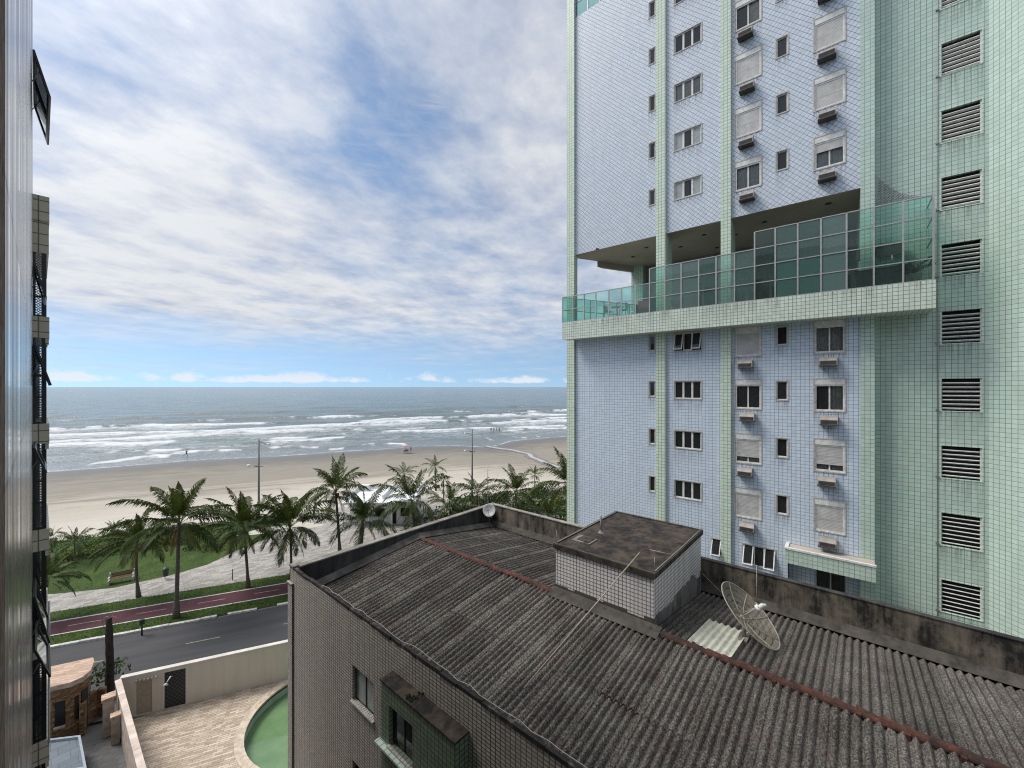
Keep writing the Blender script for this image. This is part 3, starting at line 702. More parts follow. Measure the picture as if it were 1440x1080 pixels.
palm(162, 762, 161, 746, 17, 'small palm at the sand edge behind the leaning palm', 19, nf=18, dead=0, n=20, up=.7)
palm(73, 778, 72, 758, 17, 'tiny palm peeking past the left balconies at the edge of the sand', 20, nf=14, dead=0, n=18)

# ------------------------------------------------------------------ shrubs
def leaf_clump(mb, tv, centre, rx, ry, rz, n, rnd, s, tint=.5, mat=None):
    for _ in range(n):
        while True:
            q = Vector((rnd.uniform(-1, 1), rnd.uniform(-1, 1), rnd.uniform(-.2, 1)))
            if .35 < q.length < 1: break
        p = centre+Vector((q.x*rx, q.y*ry, max(0.02, q.z*rz))); a = rnd.uniform(0, 6.28); e = rnd.uniform(-.3, 1.2)
        d = Vector((math.cos(a)*math.cos(e), math.sin(a)*math.cos(e), math.sin(e))); w = d.cross(Vector((rnd.uniform(-1, 1), rnd.uniform(-1, 1), rnd.uniform(-1, 1)))).normalized()
        l = s*rnd.uniform(.6, 1.4); mb.quad([p-d*l*.5, p+w*l*.26, p+d*l*.6, p-w*l*.26]); tv.append(min(1, max(0, tint+rnd.uniform(-.35, .35))))
def shrub(name, label, cat, pts, mat, seed, s=.16, dens=130, group=None, kind=None, stems=True):
    """pts: list of (x,y,z,rx,rz) lumps in world metres"""
    rnd = random.Random(seed); c = Vector(pts[0][:2]+(0,)); r = empty(name, c, 0, label, cat, group)
    mb = MB(); tv = []; st = MB()
    for x, y, z, rx, rz in pts:
        p = Vector((x, y, z))-c
        leaf_clump(mb, tv, p, rx, rx, rz, int(dens*rx*max(rx, rz)), rnd, s, tint=.5+.4*noise.noise(Vector((x, y, seed))*.9))
        for _ in range(3):
            if len(pts) < 5: st = MB()
            st.tube([p+Vector((rnd.uniform(-.1, .1), rnd.uniform(-.1, .1), 0)), p+Vector((rnd.uniform(-.5, .5)*rx, rnd.uniform(-.5, .5)*rx, rz*.8))], [.03, .01], 4)
            if len(pts) < 5: st.build('stem', M['trunk'], r)
    o = mb.build('foliage', mat, r); tint_attr(o.data, tv)
    return r
def row(u0, u1, v0, v1, n, rx, rz, seed, jit=.4):
    rnd = random.Random(seed); out = []
    for i in range(n):
        s = (i+.5)/n; p = uv(u0+(u1-u0)*s+rnd.uniform(-jit, jit), v0+(v1-v0)*s+rnd.uniform(-jit, jit)); out.append((p.x, p.y, 0.0, rx*rnd.uniform(.8, 1.25), rz*rnd.uniform(.7, 1.3)))
    return out
shrub('hedge', 'clipped two tone hedge of yellow green and dark leaves behind the lawn', 'hedge', row(-21, -5.5, 22.2, 24.0, 26, .75, .95, 4, .2), M['bush_y'], 4, .2, 190)
shrub('hedge', 'dark purple green hedge row along the far edge of the lawn', 'hedge', row(-21, -4.5, 21.0, 22.6, 26, .6, .6, 5, .15), M['bush_d'], 5, .17, 220)
mb = MB(); tv = []; rnd = random.Random(8)
for i in range(190):
    p = uv(rnd.uniform(-26, 1.5), rnd.uniform(24.5, 30.2)); leaf_clump(mb, tv, p, 1.0, 1.0, .12+.16*rnd.random(), 60, rnd, .17, .5+.4*noise.noise(p*.25))
o = mb.build('ground_cover', M['bush'], None); tint_attr(o.data, tv); tag(o, 'low green creeping plants between the hedge and the sand', 'ground cover', kind='stuff')
mb = MB(); tv = []; rnd = random.Random(9)
for i in range(420):
    a, b = rnd.uniform(17, 54), rnd.uniform(9.5, 28)
    if a < 24 and (b > 22 or rnd.random() < .35): continue
    if b > 30-.10*(a-20)**1.0+2*math.sin(a): continue
    p = uv(a, b); leaf_clump(mb, tv, p, 1.2, 1.2, .5+.9*rnd.random(), 80, rnd, .26, .5+.45*noise.noise(p*.22))
o = mb.build('beach_scrub', M['bush'], None); tint_attr(o.data, tv); tag(o, 'thick green scrub between the promenade and the sand near the tower', 'scrub', kind='stuff')
def near(px, py, z=0): p = onz(px, py, z); return p
p = near(690, 706); shrub('bush', 'rounded dark bush behind the corner of the low roof parapet', 'bush', [(p.x, p.y, 0, 1.5, 1.7), (p.x-1.8, p.y+.9, 0, 1.2, 1.2), (p.x+1.9, p.y-.7, 0, 1.4, 1.5)], M['bush_d'], 31, .26, 150)
p = near(645, 722); shrub('bush', 'low bright bush between the young palm and the right street lamp', 'bush', [(p.x, p.y, 0, 1.2, 1.1), (p.x+1.5, p.y-.6, 0, 1.3, .9)], M['bush'], 32, .24, 150)
p = near(758, 712); shrub('bush', 'leafy bright green bush right of the full palm', 'bush', [(p.x, p.y, 0, 1.6, 1.5), (p.x+2, p.y-1.4, 0, 1.6, 1.7)], M['bush_y'], 33, .28, 140)
p = near(761, 692); shrub('bush', 'small pale sapling on the sand near the tower', 'bush', [(p.x, p.y, .5, .6, .9)], M['bush_y'], 34, .2, 160)
p = near(272, 772); shrub('bush', 'dark ornamental bush on the lawn behind the tallest palm', 'bush', [(p.x, p.y, 0, 1.0, 1.1), (p.x+1.3, p.y-.4, 0, .8, .8)], M['bush_d'], 35, .2, 190)
p = near(311, 772); shrub('bush', 'yellow green bush on the lawn left of the bushy palm', 'bush', [(p.x, p.y, 0, 1.1, 1.1), (p.x-1.2, p.y+.8, 0, .9, .8)], M['bush_y'], 36, .2, 190)

# ------------------------------------------------------------------ seafront furniture
def street_lamp(px, py, ptop, label, arm_side):
    B = onz(px, py); k = (B-CAM).dot(FW)/F; h = H-(ptop-HY)*k
    r = empty('street_lamp', B, UA, label, 'street lamp', 'street lamps on the promenade')
    mb = MB(); mb.tube([(0, 0, 0), (0, 0, h*.5), (0, 0, h)], [.15, .12, .08], 10); mb.lathe((0, 0, 0), [(.3, 0), (.3, .05), (.2, .1), (.15, .3)], 10); mb.build('pole', M['pole'], r)
    for z, sgn in ((h*.70, -1), (h*.93, arm_side)):
        ar = MB(); ar.tube([(0, 0, z), (sgn*.5, 0, z+.05), (sgn*.95, 0, z+.18)], [.04, .035, .03], 6); a = ar.build('arm', M['steel'], r)
        hd = MB(); hd.lathe((sgn*1.1, 0, z+.1), [(.02, .2), (.14, .16), (.24, .02), (.2, -.05), (.02, -.08)], 10); hd.build('lamp_head', M['white'], a)
    cr = MB(); cr.box((-.5, -.04, h*.70-.1), (.5, .04, h*.70-.02)); cr.build('cross_bar', M['steel'], r)
M['pole'] = plain('concrete_pole', (.23,.22,.205), .8)
street_lamp(364, 742, 618, 'tall concrete street lamp behind the bushy palm, left of the kiosk', 1)
street_lamp(664, 708, 603, 'tall concrete street lamp right of the lone beach palm', -1)
def bench():
    a, b = onz(152, 824), onz(187, 817); c = (a+b)/2; L = (b-a).length*.98
    r = empty('park_bench', c, math.atan2((b-a).y, (b-a).x), 'red brown wooden bench with concrete ends on the promenade edge', 'bench')
    h = L/2
    mb = MB()
    for i in range(4): mb.box((-h+.1, .0+i*.125, .43), (h-.1, .105+i*.125, .47))
    mb.build('seat', M['wood'], r)
    mb = MB()
    for i in range(3): mb.box((-h+.1, .52+i*.03, .55+i*.13), (h-.1, .55+i*.03, .66+i*.13))
    mb.build('backrest', M['wood'], r)
    for s in (-1, 1):
        mb = MB(); x = s*h
        mb.prism([(x-.06, -.02), (x+.06, -.02), (x+.06, .62), (x-.06, .62)], 0, .42); mb.box((x-.05, .5, .42), (x+.05, .66, .95)); mb.box((x-.05, -.02, .6), (x+.05, .5, .66)); mb.build('leg', M['trim'], r)
bench()
def bin_():
    B = onz(233, 815); r = empty('litter_bin', B, 0, 'dark green litter bin on a post beside the lawn edge', 'litter bin')
    mb = MB(); mb.lathe((0, 0, .35), [(.02, 0), (.2, 0), (.24, .6), (.25, .62), (.22, .62), (.18, .1), (.02, .1)], 14); mb.build('bucket', M['bingreen'], r)
    mb = MB(); mb.tube([(0, .28, 0), (0, .28, 1.1)], .035, 8); mb.build('post', M['steel'], r)
    mb = MB(); mb.lathe((0, 0, .98), [(.27, 0), (.2, .12), (.02, .16)], 14); mb.build('lid', M['bingreen'], r)
M['bingreen'] = plain('bin_green_plastic', (.02,.05,.03), .5)
bin_()
p = onz(327, 816); mb = MB(); mb.tube([(0, 0, 0), (0, 0, .95)], [.05, .045], 8); mb.lathe((0, 0, .95), [(.06, 0), (.06, .06), (.001, .1)], 8)
o = mb.build('marker_post', M['pole'], None); o.location = p; tag(o, 'slim grey marker post at the promenade edge left of the bushy palm', 'post')
p = onz(199.5, 893.5); mb = MB(); mb.tube([(0, 0, 0), (0, 0, .8)], [.06, .05], 8); mb.box((-.14, -.1, .8), (.14, .1, 1.15))
o = mb.build('meter_post', M['bingreen'], None); o.location = p; tag(o, 'short dark post on the verge just right of the dead palm stump', 'post')
def kiosk():
    c = onz(545, 727); r = empty('beach_kiosk', c, UA-.35, 'low white beach kiosk with a flat parapet roof and a serving window', 'kiosk')
    W, D, h = 4.1, 3.0, 2.9
    mb = MB(); wall_holes(mb, -W, W, 0, h, [(-2.9, -1.6, .9, 2.1), (-.9, .4, .9, 2.1), (1.2, 1.9, 0, 2.1), (2.4, 3.6, 1.0, 2.1)], y=-D, depth=.25)
    mb.quad([(-W, -D, 0), (-W, -D, h), (-W, D, h), (-W, D, 0)]); mb.quad([(W, -D, 0), (W, D, 0), (W, D, h), (W, -D, h)]); mb.quad([(-W, D, 0), (-W, D, h), (W, D, h), (W, D, 0)]); mb.build('wall', M['white'], r)
    for i, (a, b, z0, z1) in enumerate([(-2.9, -1.6, .9, 2.1), (-.9, .4, .9, 2.1), (1.2, 1.9, 0, 2.1), (2.4, 3.6, 1.0, 2.1)]):
        mb = MB(); mb.box((a, -D+.2, z0), (b, -D+.24, z1)); mb.build('door' if i == 2 else 'window', M['dark'], r)
    mb = MB(); mb.box((-W-.7, -D-1.0, h), (W+.5, D+.5, h+.22)); rf = mb.build('roof', M['kroof'], r)
    mb = MB(); e = .18; X0, X1, Y0, Y1 = -W-.7, W+.5, -D+.6, D+.5; z0, z1 = h+.223, h+.75
    for a, b in (((X0, Y1-e), (X1, Y1)), ((X0, Y0), (X0+e, Y1-e)), ((X1-e, Y0), (X1, Y1-e)), ((-.1, Y0), (.08, Y1-e))): mb.box((*a, z0), (*b, z1))
    mb.build('roof_parapet', M['white'], rf)
    mb = MB(); mb.box((X0+.5, Y1-1.6, z0), (X0+1.7, Y1-.6, z0+.8)); mb.box((X1-.5, Y1-.55, z1+.003), (X1-.05, Y1-.05, z1+.4)); mb.build('water_tank', M['white'], rf)
    for x in (-W-.5, -1.4, 1.5, W+.3):
        mb = MB(); mb.tube([(x, -D-.85, 0), (x, -D-.85, h)], .09, 8); mb.build('post', M['white'], r)
    mb = MB(); mb.box((-W, -D-.45, .95), (.6, -D-.02, 1.05)); mb.build('counter', M['trim'], r)
M['kroof'] = plain('white_painted_roof', (.78,.79,.80), .5, var=.06, scale=1.2)
kiosk()
def white_board():
    c = onz(619, 727); r = empty('beach_lounger', c, UA+.5, 'white slatted lounger tilted beside the young palm right of the kiosk', 'lounger')
    mb = MB()
    for i in range(7): mb.box((-.9+i*.19, -.32, .34), (-.9+i*.19+.15, .32, .38))
    mb.build('seat', M['white'], r)
    A = Matrix.Translation((.42, 0, .36)) @ Matrix.Rotation(-.8, 4, 'Y'); mb = MB()
    for i in range(5): mb.box((i*.19, -.32, 0), (i*.19+.15, .32, .04), A)
    mb.build('backrest', M['white'], r)
    for x in (-.8, .45):
        for y in (-.28, .28):
            mb = MB(); mb.tube([(x, y, 0), (x, y, .35)], .03, 6); mb.build('leg', M['white'], r)
white_board()

# ------------------------------------------------------------------ people on the beach
def skin_mesh(name, verts, edges, radii, mat, parent, sub=1):
    me = bpy.data.meshes.new(name+'_src'); me.from_pydata(verts, edges, []); o = bpy.data.objects.new(name+'_src', me); C.objects.link(o)
    sm = o.modifiers.new('s', 'SKIN'); sm.use_smooth_shade = True
    sl = me.skin_vertices[0] if me.skin_vertices else me.attributes
    for i, rr_ in enumerate(radii): me.skin_vertices[0].data[i].radius = (rr_, rr_) if not hasattr(rr_, '__len__') else rr_
    me.skin_vertices[0].data[0].use_root = True
    ss = o.modifiers.new('u', 'SUBSURF'); ss.levels = sub; ss.render_levels = sub
    dg = bpy.context.evaluated_depsgraph_get(); m2 = bpy.data.meshes.new_from_object(o.evaluated_get(dg)); m2.name = name
    bpy.data.objects.remove(o); m2.materials.clear(); m2.materials.append(mat)
    r = bpy.data.objects.new(name, m2); C.objects.link(r); r.parent = parent; return r
M['skin'] = plain('skin', (.30,.17,.11), .5, var=.08); M['cloth_d'] = plain('dark_cloth', (.025,.027,.035), .85); M['cloth_r'] = plain('red_cloth', (.33,.06,.05), .85); M['hair'] = plain('dark_hair', (.02,.014,.01), .6)
def person(loc, heading, label, pose='stand', top='cloth_d', bottom='cloth_d', group=None, scale=1.0, z=0.0):
    r = empty('person', (loc.x, loc.y, z), heading, label, 'person', group); r.scale = (scale,)*3
    V_ = []; E_ = []; Rr = []
    def v(p, rad): V_.append(p); Rr.append(rad); return len(V_)-1
    if pose == 'run':   # facing +x, mid stride
        hipz = .93; legs = (((.02, .09), (.30, .52), (.12, .10), (.26, .04)), ((.02, -.09), (-.12, .55), (-.46, .40), (-.50, .30)))
        arms = (((.05, .2, 1.40), (-.20, .26, 1.18), (.02, .24, 1.02)), ((.05, -.2, 1.40), (.16, -.26, 1.14), (.38, -.20, 1.22))); lean = .1
    else:
        hipz = .93; legs = (((0, .09), (.02, .50), (-.01, .09), (.14, .035)), ((0, -.09), (.05, .50), (.03, .09), (.18, .035)))
        arms = (((0, .2, 1.40), (-.03, .27, 1.13), (.05, .28, .88)), ((0, -.2, 1.40), (.0, -.28, 1.14), (.16, -.24, .93))); lean = .0
    pel = v((0, 0, hipz), (.13, .16)); wa = v((lean*.4, 0, 1.12), (.10, .14)); ch = v((lean*.8, 0, 1.32), (.12, .17)); nk = v((lean, 0, 1.47), .055); hd = v((lean+.02, 0, 1.56), .08); ht = v((lean+.02, 0, 1.68), .085)
    E_ += [(pel, wa), (wa, ch), (ch, nk), (nk, hd), (hd, ht)]
    for (hx, hy), k, a, t in legs:
        s = 1 if hy > 0 else -1
        h1 = v((hx, hy, hipz-.08), .09); kn = v((k[0], s*.1, k[1]), .062); an = v((a[0], s*.1, a[1]), .042); to = v((t[0], s*.11, t[1]), .035); E_ += [(pel, h1), (h1, kn), (kn, an), (an, to)]
    for sh_, el, ha in arms:
        sh = v((sh_[0]+lean*.5, sh_[1], sh_[2]), .055); e = v(el, .042); h = v(ha, .032); fx = v((ha[0]+.06, ha[1], ha[2]-.06), .026); E_ += [(ch, sh), (sh, e), (e, h), (h, fx)]
    skin_mesh('body', V_, E_, Rr, M['skin'], r, 2)
    skin_mesh('shirt', [(0, 0, hipz+.02), (lean*.4, 0, 1.12), (lean*.8, 0, 1.34), (lean*.9, 0, 1.42)], [(0, 1), (1, 2), (2, 3)], [(.14, .17), (.125, .16), (.145, .2), (.10, .15)], M[top], r, 1)
    L_ = legs; vs_ = [(0, 0, hipz+.03)]; es_ = []; rs_ = [(.145, .175)]
    for (hx, hy), k, a, t in L_:
        s = 1 if hy > 0 else -1; i = len(vs_); vs_ += [(hx, hy, hipz-.08), ((hx+k[0])/2+.0, s*.098, (hipz-.08+k[1])/2-.05)]; rs_ += [.108, .088]; es_ += [(0, i), (i, i+1)]
    skin_mesh('shorts', vs_, es_, rs_, M[bottom], r, 1)
    mb = MB(); mb.lathe((lean+.005, 0, 1.60), [(.098, -.03), (.112, .04), (.105, .1), (.07, .155), (.001, .175)], 12); mb.build('hair', M['hair'], r)
    return r
person(onz(262, 642.5, -.55), UA+.15, 'person jogging barefoot along the water line in dark clothes', 'run', z=-.56, scale=1.12)
for i, (px, py) in enumerate(((690.5, 605), (694.5, 605), (698.5, 605), (702, 605.5))):
    person(onz(px, py+1.2, SEA), UA+1.2+i*.9, 'dark clad person standing in the shallow surf left of the tower', 'stand', z=-1.0, group='bathers standing in the shallow surf', scale=1.1)
def beach_cart():
    c = onz(572, 637, -.3); zz = -.28; r = empty('beach_cart', (c.x, c.y, zz), UA+.3, 'wheeled beach vendor cart under a pink parasol near the water', 'cart')
    for x in (-.75, .05):
        w = MB(); n = 20
        w.tube([(x+.42*math.cos(2*PI*i/n), -.3, .42+.42*math.sin(2*PI*i/n)) for i in range(n+1)], .035, 6)
        for i in range(6): w.tube([(x, -.3, .42), (x+.41*math.cos(PI*i/3), -.3, .42+.41*math.sin(PI*i/3))], .012, 4)
        w.build('wheel', M['black'], r)
    mb = MB(); mb.box((-.9, -.25, .45), (.3, .35, .98)); mb.box((-.95, -.28, .98), (.35, .38, 1.03)); mb.build('box', M['pinkbox'], r)
    mb = MB(); mb.tube([(-.3, .05, 1.0), (-.3, .05, 2.2)], .025, 6); pl_ = mb.build('parasol_pole', M['steel'], r)
    mb = MB(); mb.lathe((-.3, .05, 2.2), [(.001, .22), (.5, .1), (.98, -.16), (1.0, -.24), (.96, -.17), (.5, .08), (.001, .2)], 8, smooth=False); mb.build('parasol_canopy', M['pink'], r)
    mb = MB(); mb.tube([(.3, .05, .9), (.75, .05, 1.02)], .02, 6); mb.build('handle', M['steel'], r)
    p = Vector((c.x, c.y, 0))+U*1.15
    person(p, UA+3.1, 'person in dark clothes pushing the pink beach cart', 'stand', z=zz, scale=1.05)
M['pink'] = plain('faded_pink_canvas', (.62,.36,.33), .8); M['pinkbox'] = plain('cart_panel', (.5,.33,.3), .7)
beach_cart()

# ------------------------------------------------------------------ low tiled building with the corrugated roof
M['facade_tile'] = tile_mat('narrow_grey_tile', (.55,.51,.455), (.022,.02,.018), (.135,.088), .012, .14, rough=.5, stain=.42, staincol=(.16,.13,.10))
BX0, BX1, BY0, BY1, BZ = 6.1, 16.75, -9.0, 15.8, 11.38
RX, RZ, RL, RR_ = 11.5, 10.96, 10.36, 10.18
def roofz(x): return RZ-(RX-x)*(RZ-RL)/(RX-6.25) if x < RX else RZ-(x-RX)*(RZ-RR_)/(16.6-RX)
def onroof(px, py, left):
    d = ray(px, py); sl = (RZ-RL)/(RX-6.25) if left else -(RZ-RR_)/(16.6-RX)
    # H + d.z t = RZ + (d.x t - RX) sl
    t = (RZ-RX*sl-H)/(d.z-d.x*sl); return CAM+d*t
LB = empty('low_apartment_building', ((BX0+BX1)/2, (BY0+BY1)/2, 0), 0, 'low grey tiled apartment building with a dark corrugated roof and mouldy parapets', 'building')
LO = Vector(LB.location)
class LM(MB):
    def build(s, name, mat, parent=None, fix=False):
        o = MB.build(s, name, mat, None, fix)
        if parent is not None:
            o.parent = parent
            if parent is LB or parent.parent is not None: pass
        return o
def lbuild(mb, name, mat, parent=LB):
    """children of the building carry world coordinates: shift them into its frame, keep textures put"""
    o = mb.build(name, mat, None); o.data.transform(Matrix.Translation(-LO)); o.parent = parent; return o
w1 = [onX(495.5, 934, BX0), onX(496, 984, BX0), onX(525.5, 962, BX0)]
W1 = (w1[2].y, w1[0].y, w1[1].z, w1[0].z)
BAYX = 5.72
b0 = onX(536, 956, BAYX); b1 = onX(640, 1046, BAYX); BAY = (b1.y, b0.y); BAYZ = b0.z
w2a = onX(547.5, 992, BAYX); w2b = onX(580, 1024, BAYX); w2c = onX(548, 1047, BAYX)
W2 = (w2b.y, w2a.y, w2c.z, w2a.z)
hol = [W1, (W1[0], W1[1], W1[2]-2.85, W1[3]-2.85), (2.0, 3.2, W1[2]-2.85, W1[3]-2.85), (2.0, 3.2, W1[2]-5.7, W1[3]-5.7), (W1[0], W1[1], W1[2]-5.7, W1[3]-5.7)]
mb = MB(); wall_holes(mb, BY0, BY1, 0, BZ-.12, hol, y=BX0, depth=.16, axis='y'); lbuild(mb, 'wall', M['facade_tile'])
mb = MB(); mb.quad([(BX1, BY1, 0), (BX0, BY1, 0), (BX0, BY1, BZ-.12), (BX1, BY1, BZ-.12)]); mb.quad([(BX1, BY0, 0), (BX1, BY1, 0), (BX1, BY1, BZ-.12), (BX1, BY0, BZ-.12)]); lbuild(mb, 'wall', M['facade_tile'])
mb = MB(); mb.box((BX0-.06, BY1+.001, 0), (BX0+.34, BY1+.36, BZ-.62)); mb.box((BX0+.0, BY1+.001, BZ-.62), (BX0+.3, BY1+.30, BZ-.04)); mb.box((BX0-.09, BY1-.02, BZ-.66), (BX0-.001, BY1+.39, BZ-.60)); lbuild(mb, 'corner_pilaster', M['facade_tile'])
mb = MB(); mb.box((BX0-.03, BY1-.02, BZ-.04), (BX0+.33, BY1+.34, BZ+.01)); lbuild(mb, 'pilaster_cap', M['edge'])
# left lip with a broken cement edge
mb = MB(); rnd = random.Random(3); y = BY0
while y < BY1-.01:
    L = min(rnd.uniform(.12, .5), BY1-y); dx = rnd.uniform(-.012, .012); mb.box((BX0-.012+dx, y, BZ-.12), (BX0+.09+rnd.uniform(-.02,.02), y+L, BZ-.03+rnd.uniform(-.012, .012))); y += L
lbuild(mb, 'roof_edge', M['roofedge'])
mb = MB(); mb.box((BX0+.002, BY0, RL-.5), (BX0+.10, BY1-.2, BZ-.121)); lbuild(mb, 'roof_lip', M['parapet_dark'])
mb = MB(); mb.box((BX0+.151, BY1-.2, RL-.5), (BX1-.16, BY1-.002, BZ)); pf = lbuild(mb, 'front_parapet', M['parapet_dark'])
mb = MB(); mb.box((BX0+.151, BY1-.24, BZ+.002), (BX1+.03, BY1+.03, BZ+.05)); lbuild(mb, 'parapet_cap', plain('parapet_cap', (.26,.24,.21), .85, var=.25, scale=2))
mb = MB(); mb.box((BX1-.158, BY0, RR_-.5), (BX1-.002, BY1-.001, BZ)); lbuild(mb, 'side_parapet', M['parapet'])
mb = MB(); mb.box((BX1-.19, 8.2, BZ+.002), (BX1+.03, BY1-.25, BZ+.045)); lbuild(mb, 'parapet_cap', plain('side_parapet_cap', (.30,.28,.24), .85, var=.25, scale=2))
mb = MB(); mb.box((BX1-.18, BY0, BZ+.002), (BX1+.03, 8.2, BZ+.03)); lbuild(mb, 'parapet_cap', M['parapet_dark'])
mb = MB(); mb.quad([(BX1-.42, BY0, RR_+.11), (BX1-.16, BY0, RR_+.34), (BX1-.16, BY1-.21, RR_+.34), (BX1-.42, BY1-.21, RR_+.11)][::-1]); lbuild(mb, 'flashing', M['dirt_skirt'])
mb = MB(); mb.quad([(6.26, BY1-.48, RL+.10), (RX, BY1-.48, RZ+.08), (RX, BY1-.2, RZ+.24), (6.26, BY1-.2, RL+.26)]); mb.quad([(RX, BY1-.48, RZ+.08), (16.35, BY1-.48, RR_+.12), (16.35, BY1-.2, RR_+.3), (RX, BY1-.2, RZ+.24)]); lbuild(mb, 'flashing', plain('light_flashing', (.17,.155,.14), .85, var=.3, scale=2))
def roof():
    rs = np.random.RandomState(4); ys = np.arange(BY0, BY1-.25, .177/10); nsh = int((ys[-1]-ys[0])/1.062)+2
    V_ = []; F_ = []; SHD = []
    for side, rows in ((0, [(6.26, 8.85), (8.72, 11.47)]), (1, [(11.53, 14.05), (13.92, 16.42)])):
        for ri, (xa, xb) in enumerate(rows):
            xs = np.linspace(xa, xb, 9); jit = rs.uniform(-.012, .012, (nsh, 2)); shd = rs.uniform(.78, 1.2, nsh); edge = rs.uniform(-.05, .05, nsh)
            upper = (side == 0 and ri == 1) or (side == 1 and ri == 0)
            base = len(V_)
            for xi, x in enumerate(xs):
                for y in ys:
                    k = (y-BY0)/1.062; si = int(k); fr = k-si; s = xi/8
                    low_end = (side == 0 and xi == 0) or (side == 1 and xi == 8)
                    xx = x + (edge[si] if (upper and low_end) else 0)
                    lift = .020*((1-s) if side == 0 else s) if upper else 0.0
                    z = roofz(xx)+.004+lift+.050*(abs(math.cos(PI*(y-BY0)/.177))**1.25*2-1)+jit[si][0]+(jit[si][1]-jit[si][0])*s
                    if fr > .955 or fr < .02: z -= .035
                    z += .006*noise.noise(Vector((xx*1.5, y*1.5, side*7)))
                    V_.append((xx, y, z)); SHD.append(shd[si]*(.9+.1*math.cos(2*PI*(y-BY0)/.177)) if False else shd[si])
            n = len(ys)
            for xi in range(8):
                for yi in range(n-1):
                    a = base+xi*n+yi; F_.append((a, a+n, a+n+1, a+1))
    me = bpy.data.meshes.new('corrugated_roof'); me.from_pydata([(a-LO.x, b-LO.y, c) for a, b, c in V_], [], F_); me.update()
    me.polygons.foreach_set('use_smooth', [True]*len(F_))
    at = me.color_attributes.new('shade', 'FLOAT_COLOR', 'POINT'); at.data.foreach_set('color', np.repeat(np.array(SHD)[:, None], 4, 1).astype(np.float32).ravel())
    me.materials.append(M['roof']); o = bpy.data.objects.new('roof', me); C.objects.link(o); o.parent = LB
    mb = MB(); mb.quad([(6.26, BY0, RL-.15), (RX, BY0, RZ-.15), (RX, BY1-.2, RZ-.15), (6.26, BY1-.2, RL-.15)]); mb.quad([(RX, BY0, RZ-.15), (16.6, BY0, RR_-.15), (16.6, BY1-.2, RR_-.15), (RX, BY1-.2, RZ-.15)]); lbuild(mb, 'roof_deck', M['dark'], o)
    return o
RO = roof()
PX0, PX1, PY0, PY1, PZ = 11.62, 16.25, 4.53, 7.95, 12.44
def ridge(y, yend, seed):
    mb = MB(); rnd = random.Random(seed)
    while y > yend:
        if True:
            r0, r1 = .135, .092; j = rnd.uniform(-.02, .02); z = RZ+.005+rnd.uniform(-.012, .012)
            ra = []; rb = []
            for q in range(9):
                a = PI*q/8; ra.append((RX+j+math.cos(a)*r0, y, z+math.sin(a)*r0*.9)); rb.append((RX-j+math.cos(a)*r1, y-.43, z+.0+math.sin(a)*r1*.9))
            for q in range(8): mb.quad([ra[q], rb[q], rb[q+1], ra[q+1]], True)
            i = len(mb.v); mb.quad([(RX+j+math.cos(PI*q/8)*r0*.98, y+.001, z+math.sin(PI*q/8)*r0*.88) for q in range(9)])
            mb.box((RX-.15+rnd.uniform(-.04,.02), y-.05, z-.05), (RX+.15+rnd.uniform(-.02,.04), y+.03, z+rnd.uniform(.03,.08)))
        y -= .38
    lbuild(mb, 'ridge_tiles', M['clay'], RO)
ridge(BY1-.55, PY1+.3, 6); ridge(PY0+.05, BY0, 16)
mb = MB(); p0 = onroof(975, 880, False); ys = np.arange(4.55-2.05, 4.55-.95, .177/8)
for i in range(len(ys)-1):
    for x0, x1 in ((11.62, 12.6), (12.6, 13.75)):
        zf = lambda x, y: roofz(x)+.055+.03*math.cos(2*PI*(y-BY0)/.177)
        mb.quad([(x0, ys[i], zf(x0, ys[i])), (x1, ys[i], zf(x1, ys[i])), (x1, ys[i+1], zf(x1, ys[i+1])), (x0, ys[i+1], zf(x0, ys[i+1]))], True)
ps_ = lbuild(mb, 'pale_roof_sheet', M['newsheet'], RO)
